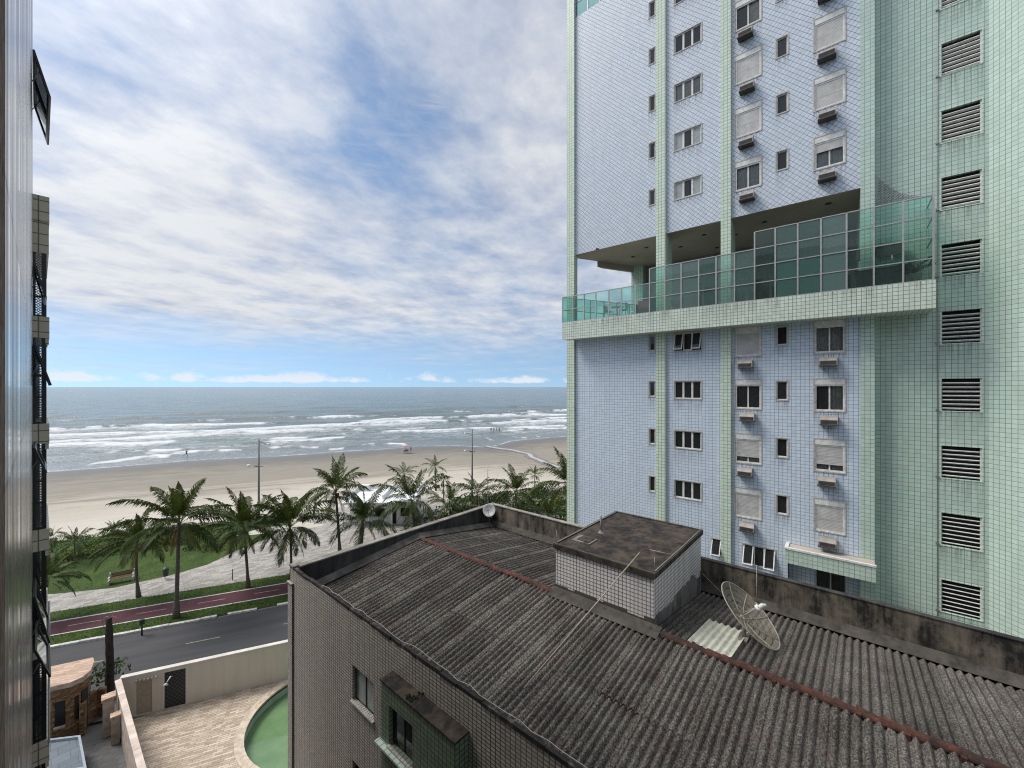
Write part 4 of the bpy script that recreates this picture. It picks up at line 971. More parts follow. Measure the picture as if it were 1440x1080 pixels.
# tank room on the roof
def tank_room():
    mb = MB(); mb.box((PX0, PY0, RR_-.1), (PX1, PY1, PZ)); tr_ = lbuild(mb, 'tank_room', M['white_tile'])
    mb = MB(); mb.box((PX0-.07, PY0-.07, PZ+.002), (PX1+.05, PY1+.07, PZ+.13)); sl = lbuild(mb, 'roof_slab', M['slab'], tr_)
    mb = MB(); e = .07
    for a, b in (((PX0-.07, PY0-.07), (PX0-.07+e, PY1+.07)), ((PX1+.05-e, PY0-.07), (PX1+.05, PY1+.07)), ((PX0, PY0-.07), (PX1-.02, PY0-.07+e)), ((PX0, PY1+.07-e), (PX1-.02, PY1+.07))): mb.box((*a, PZ+.132), (*b, PZ+.175))
    lbuild(mb, 'slab_rim', M['dirt_skirt'], tr_)
    mb = MB(); h0 = onz(822, 760, PZ+.13); mb.box((h0.x-.3, h0.y-.35, PZ+.132), (h0.x+.3, h0.y+.35, PZ+.17)); lbuild(mb, 'hatch', M['edge'], tr_)
    mb = MB(); mb.box((h0.x-.2, h0.y-.28, PZ+.172), (h0.x+.24, h0.y+.2, PZ+.19)); lbuild(mb, 'hatch_cover', M['slab'], tr_)
    mb = MB(); q = onz(845, 749, PZ+.13); mb.tube([(q.x, q.y, PZ+.1), (q.x, q.y, PZ+.75)], .035, 8); mb.lathe((q.x, q.y, PZ+.132), [(.12, 0), (.06, .04), (.04, .1)], 10); lbuild(mb, 'vent_pipe', M['pole'], tr_)
    mb = MB()
    c1 = Vector((PX0+.02, PY0-.02, PZ+.17)); c2 = Vector((PX1-.05, PY0-.02, PZ+.17)); c3 = Vector((PX0+.05, PY1, PZ+.17)); c4 = Vector((PX1-.1, PY1, PZ+.17))
    for c, h in ((c1, .45), (c2, .42), (c3, .42)): mb.tube([c, c+Vector((0, 0, h))], .008, 5)
    mb.tube([c1+Vector((0, 0, .03)), c1.lerp(c2, .5)+Vector((0, 0, .02)), c2+Vector((0, 0, .05))], .011, 5); mb.tube([c1.lerp(c2, .35), c1.lerp(c2, .35)+Vector((-.2, .7, .05))], .01, 5)
    mb.tube([c3, c4.lerp(c3, .5)+Vector((0, 0, .0)), c4], .012, 5); lbuild(mb, 'lightning_wire', M['wire'], tr_)
    # cement skirt at the foot, ragged where tiles have fallen
    mb = MB(); rnd = random.Random(2); n = 14
    for i in range(n):
        y0 = PY0-.25+(PY1-PY0+.3)*i/n; y1 = PY0-.25+(PY1-PY0+.3)*(i+1)/n; h = .26+rnd.uniform(-.06, .05)
        mb.box((PX0-.012, max(y0, PY0-.01), RZ-.1), (PX0-.001, min(y1, PY1+.01), RZ+h))
        mb.quad([(PX0-.44, y0, roofz(PX0-.44)+.055), (PX0-.44, y1, roofz(PX0-.44)+.055), (PX0-.012, y1, RZ+.16), (PX0-.012, y0, RZ+.16)][::-1])
    lbuild(mb, 'cement_skirt', M['dirt_skirt'], tr_)
    mb = MB(); n = 30
    for i in range(n):
        x0 = PX0+(PX1-PX0)*i/n; x1 = PX0+(PX1-PX0)*(i+1)/n; s = i/n
        h = .28+.95*s**.8*(.62+.55*noise.noise(Vector((s*5, 3, 1))))+rnd.uniform(-.06, .06)
        mb.box((x0, PY0-.010, RR_-.1), (x1, PY0-.001, min(PZ-.12, roofz(x0)+max(.15, h))))
    lbuild(mb, 'peeled_render', M['peel'], tr_)
tank_room()
# windows of the side wall
def lb_window(h, X, glass_mat, label=None):
    a, b, z0, z1 = h; x = X+.10
    mb = MB(); f = .035
    for c, d in (((a, z0), (b, z0+f)), ((a, z1-f), (b, z1)), ((a, z0+f), (a+f, z1-f)), ((b-f, z0+f), (b, z1-f)), (((a+b)/2-f/2, z0+f), ((a+b)/2+f/2, z1-f))): mb.box((x, c[0], c[1]), (x+.05, d[0], d[1]))
    w = lbuild(mb, 'window', M['black'])
    mb = MB(); mb.box((x+.02, a+f, z0+f), (x+.035, (a+b)/2-f/2, z1-f)); mb.box((x+.01, (a+b)/2+f/2, z0+f), (x+.019, b-f, z1-f)); lbuild(mb, 'pane', glass_mat, w)
    mb = MB(); mb.box((x+.055, a, z0), (x+.06, b, z1)); lbuild(mb, 'room', M['dark'], w)
    mb = MB(); n = max(4, int((b-a)/.1))
    for i in range(n): mb.box((X-.07, a-.04+(b-a+.08)*i/n, z0-.05), (X+.098, a-.04+(b-a+.08)*(i+.88)/n, z0-.002))
    lbuild(mb, 'sill', M['whitesill'], w)
M['whitesill'] = plain('white_tile_sill', (.5,.49,.46), .5, var=.12)
for i, h in enumerate(hol): lb_window(h, BX0, M['frost'] if i == 0 else M['pane'])
def bay():
    mb = MB(); a, b = BAY
    wall_holes(mb, a, b, 0, BAYZ-.02, [W2, (W2[0], W2[1], W2[2]-2.85, W2[3]-2.85)], y=BAYX, depth=.14, axis='y')
    mb.quad([(BAYX, b, 0), (BX0-.001, b, 0), (BX0-.001, b, BAYZ-.02), (BAYX, b, BAYZ-.02)][::-1]); mb.quad([(BX0-.001, a, 0), (BAYX, a, 0), (BAYX, a, BAYZ-.02), (BX0-.001, a, BAYZ-.02)][::-1])
    bo = lbuild(mb, 'bay', M['moss_tile'])
    mb = MB(); mb.box((BAYX-.03, a-.03, BAYZ-.02), (BX0-.002, b+.03, BAYZ+.03)); lbuild(mb, 'bay_roof', M['slab'], bo)
    mb = MB(); rnd = random.Random(12); tv = []
    for _ in range(4):
        leaf_clump(mb, tv, Vector((rnd.uniform(BAYX+.05, BX0-.05), a+(b-a)*rnd.uniform(.5, .62), BAYZ+.02)), .07, .12, .08, 20, rnd, .06, .4)
    o = lbuild(mb, 'weeds', M['bush_d'], bo); tint_attr(o.data, tv)
    for dz in (0, -2.85): lb_window((W2[0], W2[1], W2[2]+dz, W2[3]+dz), BAYX, M['pane'])
    mb = MB(); mb.box((BAYX-.16, a+.3, W2[2]-.11), (BAYX-.002, b+.06, W2[2]-.052)); lbuild(mb, 'ledge', M['green_light'], bo)
bay()
# cable lying along the broken edge
mb = MB(); rnd = random.Random(14); pts = []; y = 13.5
while y > -2: pts.append((BX0+.05+rnd.uniform(-.05, .05), y, BZ+.03+rnd.uniform(0, .03))); y -= .35
mb.tube(pts, .009, 5); o = mb.build('cable', M['wire']); tag(o, 'thin pale cable lying along the broken roof edge', 'cable')

# pole leaning on the tank room
A_p = onroof(737, 971, True)+Vector((0, 0, .06)); e_ = onX(884, 808, PX0-.10); e_.z = PZ+.20; B_p = e_+(e_-A_p)*.13
mb = MB(); mb.tube([Vector((0, 0, 0)), (B_p-A_p)*.5, B_p-A_p], .017, 8); o = mb.build('pole', plain('bamboo_pole', (.40,.35,.27), .7)); o.location = A_p; tag(o, 'long pale pole leaning from the corrugated roof onto the tank room slab', 'pole')

# big mesh dish
def big_dish():
    base = onroof(1046, 899, False); c = onroof(1046, 899, False); k = (c-CAM).dot(FW)/F
    hub = CAM+ray(1045, 870)*((base-CAM).dot(FW))
    r = empty('satellite_dish', base, 0, 'large round wire mesh satellite dish on the corrugated roof', 'satellite dish')
    hl = hub-base; ax = (RT*.545+Vector((0, 0, 1))*.747-FW*.38).normalized(); R0 = .96; dep = .26
    q = Vector((0, 0, 1)).rotation_difference(ax).to_matrix().to_4x4(); T_ = Matrix.Translation(hl) @ q
    def P(rad, a): return T_ @ Vector((rad*math.cos(a), rad*math.sin(a), dep*(rad/R0)**2))
    mb = MB()
    for i in range(36):
        for j in range(6):
            r0, r1 = R0*j/6+.02, R0*(j+1)/6; a0, a1 = 2*PI*i/36, 2*PI*(i+1)/36
            mb.quad([P(r0, a0), P(r1, a0), P(r1, a1), P(r0, a1)], True, [(r0*math.cos(a0), r0*math.sin(a0)), (r1*math.cos(a0), r1*math.sin(a0)), (r1*math.cos(a1), r1*math.sin(a1)), (r0*math.cos(a1), r0*math.sin(a1))])
    mb.build('mesh_reflector', M['mesh'], r)
    mb = MB(); mb.tube([P(R0, 2*PI*i/40) for i in range(41)], .017, 6)
    mb.build('rim', M['dishmetal'], r)
    for i in range(8):
        mb = MB(); a = 2*PI*(i+.4)/8; mb.tube([P(R0*s, a)+ax*.012 for s in (.06, .3, .55, .8, 1.0)], .014, 5); mb.build('rib', M['dishmetal'], r)
    mb = MB(); mb.lathe(hl, [(.001, -.06), (.12, -.05), (.12, .03), (.001, .05)], 12, axis=ax); mb.build('hub', M['dishmetal'], r)
    fp = hl+ax*.62
    for i in range(3):
        mb = MB(); a = 2*PI*i/3+.5; mb.tube([P(.16, a), fp+(T_.to_3x3() @ Vector((math.cos(a), math.sin(a), 0)))*.05], .016, 5); mb.build('feed_arm', M['dishmetal'], r)
    mb = MB(); mb.lathe(fp, [(.001, -.10), (.10, -.09), (.10, -.03), (.055, -.02), (.055, .12), (.001, .13)], 12, axis=ax); mb.lathe(fp+RT*.1+Vector((0, 0, .05)), [(.001, -.07), (.045, -.06), (.045, .07), (.001, .08)], 8, axis=RT); mb.build('feed_horn', M['white'], r)
    mb = MB(); mb.tube([(0, 0, -.05), (0, 0, hl.z*.6), hl-ax*.06], [.05, .045, .045], 8); mb.build('mast', M['steel'], r)
    mb = MB(); mb.box((-.25, -.12, .0), (.25, .12, .09)); mb.build('foot', M['edge'], r)
M['dishmetal'] = plain('weathered_dish_metal', (.36,.325,.26), .6, .1)
big_dish()
# thin aerial rod above the big dish
def rod(px0, py0, py1, X, name, label, cat, mat='wire', rad=.01):
    a = onX(px0, py0, X); b = onX(px0, py1, X); mb = MB(); mb.tube([(0, 0, 0), (0, 0, (b.z-a.z))], rad, 5); o = mb.build(name, M[mat]); o.location = a; tag(o, label, cat)
rod(1064, 855, 795, 16.45, 'aerial_rod', 'thin upright wire rod behind the big mesh dish', 'aerial')
# small white dish and TV aerial at the parapet corner
def small_dish():
    c = onX(688, 717.5, 15.85); base = Vector((c.x+.15, c.y+.12, BZ-.45)); r = empty('satellite_dish', (c.x+.1, c.y+.1, c.z-.5), 0, 'small solid white satellite dish at the parapet corner', 'satellite dish')
    o_ = Vector(r.location); ax = (-FW*.9+RT*-.1+Vector((0, 0, .25))).normalized(); L = c-o_
    mb = MB(); mb.lathe(L, [(.001, -.06), (.15, -.045), (.26, -.01), (.34, .03), (.345, .034), (.33, .04), (.25, .005), (.14, -.03), (.001, -.045)], 28, axis=ax); mb.build('reflector', M['white'], r)
    mb = MB(); mb.tube([L-Vector((0, 0, .3)), L+ax*.35-Vector((0, 0, .12)), L+ax*.42], .012, 5); mb.build('feed_arm', M['steel'], r)
    mb = MB(); mb.lathe(L+ax*.42, [(.001, -.05), (.03, -.04), (.03, .05), (.001, .06)], 8, axis=ax); mb.build('feed_horn', M['black'], r)
    mb = MB(); mb.tube([Vector((.06, .06, -.35)), L-ax*.09-Vector((0, 0, .1)), L-ax*.05], .022, 6); mb.build('mast', M['steel'], r)
    cb = MB(); p0 = c-Vector((0, 0, .3)); pts = [p0]
    for px, py in ((698, 733), (706, 741), (722, 747), (740, 752), (757, 757)): q = onroof(px, py, False); pts.append(q+Vector((0, 0, .06)))
    cb.tube([p-p0 for p in pts], .02, 5); o = cb.build('cable', M['wire']); o.location = p0; tag(o, 'pale cable trailing from the small white dish across the roof', 'cable')
small_dish()
def tv_aerial():
    b = onX(686, 707, 16.68); k = (b-CAM).dot(FW)/F; r = empty('television_aerial', b, 0, 'spindly television aerial on the corner of the parapet', 'aerial')
    h = (707-652)*k; mb = MB(); mb.tube([(0, 0, 0), (0, 0, h)], [.03, .016], 6); mb.build('mast', M['steel'], r)
    mb = MB(); z = h*.42
    for s in (-1, 1): mb.tube([Vector((0, 0, z)), RT*s*.45+Vector((0, 0, z+(.05 if s > 0 else -.12))), RT*s*.9+Vector((0, 0, z+(.28 if s > 0 else -.22)))], .026, 5)
    mb.build('boom', M['wire'], r)
    mb = MB()
    for i, s in enumerate((.15, .3, .45, .6)):
        m = RT*s*.9+Vector((0, 0, z+.06+.12*i)); mb.tube([m-FW*.3-Vector((0, 0, .1)), m+FW*.3+Vector((0, 0, .16))], .009, 4)
    mb.build('elements', M['wire'], r)
tv_aerial()
mb = MB(); a = onX(987, 806, 16.4); mb.tube([(0, 0, 0), (-.35, -.9, -.45), (-.9, -1.9, -.62), (-1.3, -2.1, -.55)], .009, 5); o = mb.build('cable', M['wire']); o.location = a; tag(o, 'thin cable hanging from the tank room corner to the pale roof sheet', 'cable')

# ------------------------------------------------------------------ the tiled tower
TREF = CAM + RT*((1165-CX)/F*19.68) + FW*19.68; TREF.z = 0
tdir = ray(20, HY).normalized(); TXA = -tdir; TXA.z = 0
TROT = math.atan2(TXA.y, TXA.x)
TM = Matrix.Translation(TREF) @ Matrix.Rotation(TROT, 4, 'Z'); TMI = TM.inverted()
TW = empty('apartment_tower', TREF, TROT, 'tall lavender and green tiled apartment tower with a glazed terrace halfway up', 'building')
def T(px, py=HY, y=0.0):
    o = TMI @ CAM; d = TMI.to_3x3() @ ray(px, py); t = (y-o.y)/d.y; q = o+d*t; return q.x, q.z
def X(px, y=0.0): return T(px, HY, y)[0]
ZS, ZT, ZC, ZTOP, ZG = 21.24, 22.42, 27.3, 51.0, 44.0
udir = TMI.to_3x3() @ U            # sea face direction in the tower frame
xL, xR = X(797.5), X(1230)
YR = .6
def sea(k, off=0.0): return Vector((xL, 0, 0))+udir*k+Vector((udir.y, -udir.x, 0))*0
tops = [12.5, 15.44, 18.38, 21.22] + [30.25+2.92*k for k in range(7)]
colA, colB, colC, colD, colE = (X(913), X(921.2)), (X(948.5), X(986)), (X(1034), X(1070)), (X(1092), X(1107.5)), (X(1145.5), X(1188))
def rows(col, h, drop=0.0, zmax=99): return [(col[0], col[1], z-h-drop, z-drop) for z in tops if z < zmax]
holA, holB, holC, holD, holE = rows(colA, .92, .05), rows(colB, 1.02, .05), rows(colC, 1.55), rows(colD, .95, .1), rows(colE, 1.55)
zl1, zl0 = T(1067, 769)[1], T(1067, 797)[1]; zs1, zs0 = T(1007, 758)[1], T(1007, 781)[1]
holX = [(X(1045.5), X(1090), zl0, zl1), (X(1001), X(1014), zs0, zs1)]
lx0, lx1 = X(1104, -.9), xR
zp1, zp0 = T(1104, 770, -.9)[1], T(1104, 791, -.9)[1]
door = (X(1146), X(1190), 6.4, 8.95); nich = (X(1104)+.12, xR-.5, 6.3, zp0)
low = [h for h in holA+holB+holC+holD+holE if h[3] < ZS]+holX+[nich]
up = [h for h in holA+holB+holC+holD+holE if h[2] > ZC]
mb = MB(); wall_holes(mb, xL+.1, xR-.05, 0, ZS+.05, low, depth=.2); mb.build('lower_facade', M['lav'], TW)
mb = MB(); wall_holes(mb, xL+.1, xR-.05, ZC, ZTOP, up+[(X(809), X(921), ZG, ZTOP)], depth=.2); mb.build('upper_facade', M['lav_diag'], TW)
# pilasters
def pil(a, b, z0=0, z1=ZTOP, d=.16, mat='green_light'):
    mb = MB(); x0, x1 = X(a, -d), X(b, -d); mb.box((x0, -d, z0), (x1, .30, z1)); mb.build('pilaster', M[mat], TW); return x0, x1
pil(797, 807.3); P2 = pil(922.5, 935.5); P3 = pil(1013.5, 1027.5)
mb = MB(); mb.box((X(1210, -.06), -.06, 0), (xR, YR+.003, ZTOP)); mb.build('pilaster', M['green'], TW)
# recessed stairwell wall with louvres, and the splayed wing beyond it
xF = X(1391, YR); xlv = (X(1323, YR), X(1381, YR)); lvt = [18.36+2.92*n for n in range(-5, 11)]
holL = [(xlv[0], xlv[1], z-1.40, z) for z in lvt]
mb = MB(); wall_holes(mb, xR, xF, 0, ZTOP, holL, y=YR, depth=.22); mb.build('stairwell_wall', M['green'], TW)
mb = MB(); s2 = math.sqrt(.5); mb.quad([(xF, YR, 0), (xF+6*s2, YR-6*s2, 0), (xF+6*s2, YR-6*s2, ZTOP), (xF, YR, ZTOP)]); e = (xF+6*s2, YR-6*s2)
mb.quad([(e[0], e[1], 0), (e[0]+8, e[1], 0), (e[0]+8, e[1], ZTOP), (e[0], e[1], ZTOP)]); mb.build('wing_wall', M['green'], TW)
# solid core behind the skin, sea face
SB = [sea(0), sea(20)]
def block(name, z0, z1, mat, y0, k0=0.0, xr=None):
    a = Vector((xL+.12, y0, 0)) if k0 == 0 else sea(k0); poly = [(xL+.12, y0), ((xr or xR-.06), y0), ((xr or xR-.06), 15), (sea(19).x, max(15.1, sea(19).y+6)), (sea(19).x, sea(19).y), (sea(.3).x+.02, max(sea(.3).y, y0))]
    mb = MB(); mb.prism(poly, z0, z1); return mb.build(name, mat, TW)
block('core', 0, ZS, M['dark'], .9); block('core', ZC+.2, ZG-.3, M['dark'], .9)
mb = MB(); mb.prism([(xR-.05, YR+.9), (xF, YR+.9), (xF+8, YR+.9), (xF+8, 15), (xR-.05, 15)], 0, ZTOP); mb.build('core', M['dark'], TW)
mb = MB(); mb.box((X(880), .9, ZG-.28), (xR-.06, 14, ZTOP)); mb.build('core', M['dark'], TW)
mb = MB()
for z0, z1 in ((0, ZS+.05), (ZC, ZG)):
    a, b = sea(.25), sea(19.3); mb.quad([(b.x, b.y, z0), (a.x, a.y, z0), (a.x, a.y, z1), (b.x, b.y, z1)])
mb.build('sea_facade', M['lav'], TW)
# terrace: slab, soffit, inner wall, columns, glazed balustrade
YT = -1.0; tx0, tx1 = X(790.5, YT), X(1316, YT); so = .95
nrm = Vector((udir.y, -udir.x, 0)); nrm = nrm if nrm.x < 0 else -nrm
q0 = sea(0)+nrm*so; k_ = (YT-q0.y)/udir.y; cL = q0+udir*k_; tx0 = min(tx0, cL.x) if abs(tx0-cL.x) < 1.5 else tx0
fr = Vector((tx0, YT, 0)); far_ = fr+udir*21
mb = MB(); mb.prism([(tx0, YT), (tx1, YT), (tx1, YR-.002), (xR+.001, YR-.002), (xR-.07, 1.2), (xR-.07, 14), (far_.x, 14), (far_.x, far_.y)] if far_.y < 14 else [(tx0, YT), (tx1, YT), (tx1, YR-.002), (xR+.001, YR-.002), (xR-.07, 1.2), (xR-.07, 14), (far_.x, far_.y)], ZS, ZT); mb.build('terrace_slab', M['green_terr'], TW)
mb = MB(); mb.prism([(tx0+.35, YT+.3), (xR-.3, YT+.3), (xR-.3, -.2), (tx0+1.2, -.2)], ZT+.002, ZT+.01); mb.build('terrace_floor', M['trim'], TW)
mb = MB(); mb.prism([(xL+.11, .001), (X(1210)-.005, .001), (X(1210)-.005, 12), (sea(14).x, 12 if 12 > sea(14).y else sea(14).y+1), (sea(14).x, sea(14).y), (sea(.3).x, sea(.3).y+.0)], ZC-.006, ZC+.19); sf = mb.build('terrace_soffit', M['soffit'], TW)
mb = MB(); mb.prism([(sea(2.6).x, sea(2.6).y-.02), (sea(2.6).x+.1, sea(2.6).y+.6), (sea(9).x, sea(9).y+.6), (sea(9).x, sea(9).y-.02)], ZC-.42, ZC-.008); mb.build('soffit_beam', M['soffit'], sf)
for (px, py) in ((840, 350), (890, 361), (909, 348), (957, 347), (990, 330), (1008, 348), (1034, 330), (1075, 312), (1165, 286)):
    o_ = TMI @ CAM; d = TMI.to_3x3() @ ray(px, py); t = (ZC-.006-o_.z)/d.z; q = o_+d*t; mb = MB(); mb.lathe((q.x, q.y, ZC-.03), [(.001, 0), (.13, 0), (.14, .02)], 12); mb.build('ceiling_light', M['black'], sf)
ks = 5.9; q = sea(ks); YB = q.y+.6
mb = MB(); mb.box((q.x-.15, q.y, ZT), (q.x+.75, q.y+.7, ZC-.007)); mb.build('terrace_column', M['green'], TW)
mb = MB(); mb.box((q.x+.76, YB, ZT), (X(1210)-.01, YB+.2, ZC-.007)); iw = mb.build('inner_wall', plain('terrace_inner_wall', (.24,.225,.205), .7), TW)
mb = MB()
for i in range(9):
    a = q.x+.9+i*1.35
    if a+1.2 < X(1205): mb.box((a, YB-.03, ZT+.05), (a+1.2, YB-.004, ZT+2.6))
mb.build('sliding_door', M['doorglass'] if 'doorglass' in M else M['pane'], iw)
mb = MB(); mb.box((X(1210)-.009, .31, ZT), (X(1210)+.2, YB+.2, ZC-.007)); mb.build('inner_wall', M['green'], TW)
for a, b in ((P2[0], P2[1]), (P3[0], P3[1])):
    mb = MB(); mb.box((a+.02, .302, ZT), (b-.02, 1.2, ZC-.008)); mb.build('terrace_column', M['green'], TW)
def balustrade():
    px = [791, 806, 821.4, 837.8, 855.8, 873.9, 893.6, 913.6, 935.2, 958, 982.6, 1007, 1033, 1061.2, 1090.2, 1121.8, 1154.5, 1190.5, 1228.8, 1270, 1312.5]
    xs = [X(p, YT+.06) for p in px]; rh = .875; y = YT+.06
    def nrow(i): return 2 if i < 7 else 3 if i < 13 else 4
    mb = MB(); w = .033
    for i in range(len(xs)):
        n = max(nrow(i) if i < len(xs)-1 else 4, nrow(i-1) if i else 0); mb.box((xs[i]-w, y-.03, ZT+.002), (xs[i]+w, y+.03, ZT+rh*n+.03))
    for i in range(len(xs)-1):
        for r in range(nrow(i)+1): z = ZT+.03+r*rh; mb.box((xs[i]+w, y-.026, z-.022), (xs[i+1]-w, y+.026, z+.022))
    for r in range(5): z = ZT+.03+r*rh; mb.box((xs[-1]-.024, y+.031, z-.022), (xs[-1]+.024, YR-.004, z+.022))
    a0 = Vector((xs[0], y, 0)); sp = 1.15
    for i in range(1, 12):
        p = a0+udir*(sp*i); A = Matrix.Translation((p.x, p.y, 0)) @ Matrix.Rotation(math.atan2(udir.y, udir.x), 4, 'Z'); mb.box((-w, -.03, ZT+.002), (w, .03, ZT+rh*2+.03), A)
        for r in range(3): z = ZT+.03+r*rh; mb.box((-sp+w, -.026, z-.022), (-w, .026, z+.022), A)
    fr_ = mb.build('terrace_balustrade', M['alu'], TW)
    gr = random.Random(41)
    for i in range(len(xs)-1):
        mb = MB()
        for r in range(nrow(i)):
            z = ZT+.03+r*rh; q_ = [Vector((xs[i]+w, y, z+.022)), Vector((xs[i+1]-w, y, z+.022)), Vector((xs[i+1]-w, y, z+rh-.022)), Vector((xs[i]+w, y, z+rh-.022))]
            ta, tb = gr.uniform(-.006, .006), gr.uniform(-.008, .008); q_[0].y += ta; q_[1].y -= ta; q_[2].y += tb-ta; q_[3].y += tb+ta; mb.quad(q_)
        mb.build('glass_panel', M[gr.choice(['green_glass', 'green_glass_b', 'green_glass_c'])], fr_)
    for i in (14, 15, 16):  # teal sheets behind three panels paint a bright reflection into the glass
        mb = MB(); mb.quad([(xs[i]+w, y+.02, ZT+.05), (xs[i+1]-w, y+.02, ZT+.05), (xs[i+1]-w, y+.02, ZT+.03+2*rh-.02), (xs[i]+w, y+.02, ZT+.03+2*rh-.02)]); mb.build('reflection_backing', plain('teal_reflection', (.17,.46,.39), .3, var=.05, scale=1), fr_)
    mb = MB(); mb.quad([(xs[-1], y+.04, ZT+.05), (xs[-1], YR-.01, ZT+.05), (xs[-1], YR-.01, ZT+4*rh), (xs[-1], y+.04, ZT+4*rh)]); mb.build('glass_panel', M['green_glass'], fr_)
    for i in range(11):
        p, p2 = a0+udir*(sp*i+w), a0+udir*(sp*(i+1)-w); mb = MB(); mb.quad([(p.x, p.y, ZT+.05), (p2.x, p2.y, ZT+.05), (p2.x, p2.y, ZT+2*rh), (p.x, p.y, ZT+2*rh)]); mb.build('glass_panel', M['green_glass'], fr_)
    # safety net stretched above the glass at the right end
    zt = ZT+4*rh+.06; xa, xb = X(1229, -.1), xs[-1]; zt2 = T(1229, 254, -.1)[1]; n = 12; mb = MB()
    for i in range(n):
        s0, s1 = i/n, (i+1)/n; f = lambda s: zt+(zt2-zt)*(1-s)**2.2; g = lambda s: (xa+(xb-xa)*s)
        ya = lambda s: -.1+(YT+.16)*s; yb = lambda s: YT+.06
        mb.quad([(g(s0), yb(s0), zt), (g(s1), yb(s1), zt), (g(s1), yb(s1)+.0, f(s1)), (g(s0), yb(s0)+.25*(1-s0), f(s0))])
    nt = mb.build('net', M['net'], fr_)
balustrade()
# rooftop glass strip far above
mb = MB(); gx0, gx1 = X(809), X(921); n = 6
for i in range(n+1): x = gx0+(gx1-gx0)*i/n; mb.box((x-.03, .05, ZG), (x+.03, .11, ZTOP))
for k in range(7): mb.box((gx0, .055, ZG+k*1.05), (gx1, .105, ZG+k*1.05+.05))
gf = mb.build('roof_glazing', M['alu'], TW); mb = MB(); mb.quad([(gx0, .08, ZG), (gx1, .08, ZG), (gx1, .08, ZTOP), (gx0, .08, ZTOP)]); mb.build('pane', M['green_glass'], gf)

# windows: each a part with its frame, panes, shutter or curtains
def frame_box(mb, a, b, z0, z1, y0, y1, t, m=None):
    mb.box((a, y0, z0), (a+t, y1, z1), m); mb.box((b-t, y0, z0), (b, y1, z1), m); mb.box((a+t, y0, z0), (b-t, y1, z0+t), m); mb.box((a+t, y0, z1-t), (b-t, y1, z1), m)
def curtain(a, b, z0, z1, y, mat, par, rnd):
    mb = MB(); n = max(6, int((b-a)/.045)); xs_ = [a+(b-a)*i/n for i in range(n+1)]; ph = rnd.uniform(0, 6)
    ys_ = [y+.03*math.sin(i*1.9+ph)+.015*math.sin(i*.7) for i in range(n+1)]
    for i in range(n): mb.quad([(xs_[i], ys_[i], z0), (xs_[i+1], ys_[i+1], z0), (xs_[i+1], ys_[i+1], z1), (xs_[i], ys_[i], z1)], True)
    mb.build('curtain', M[mat], par)
RW = random.Random(77)
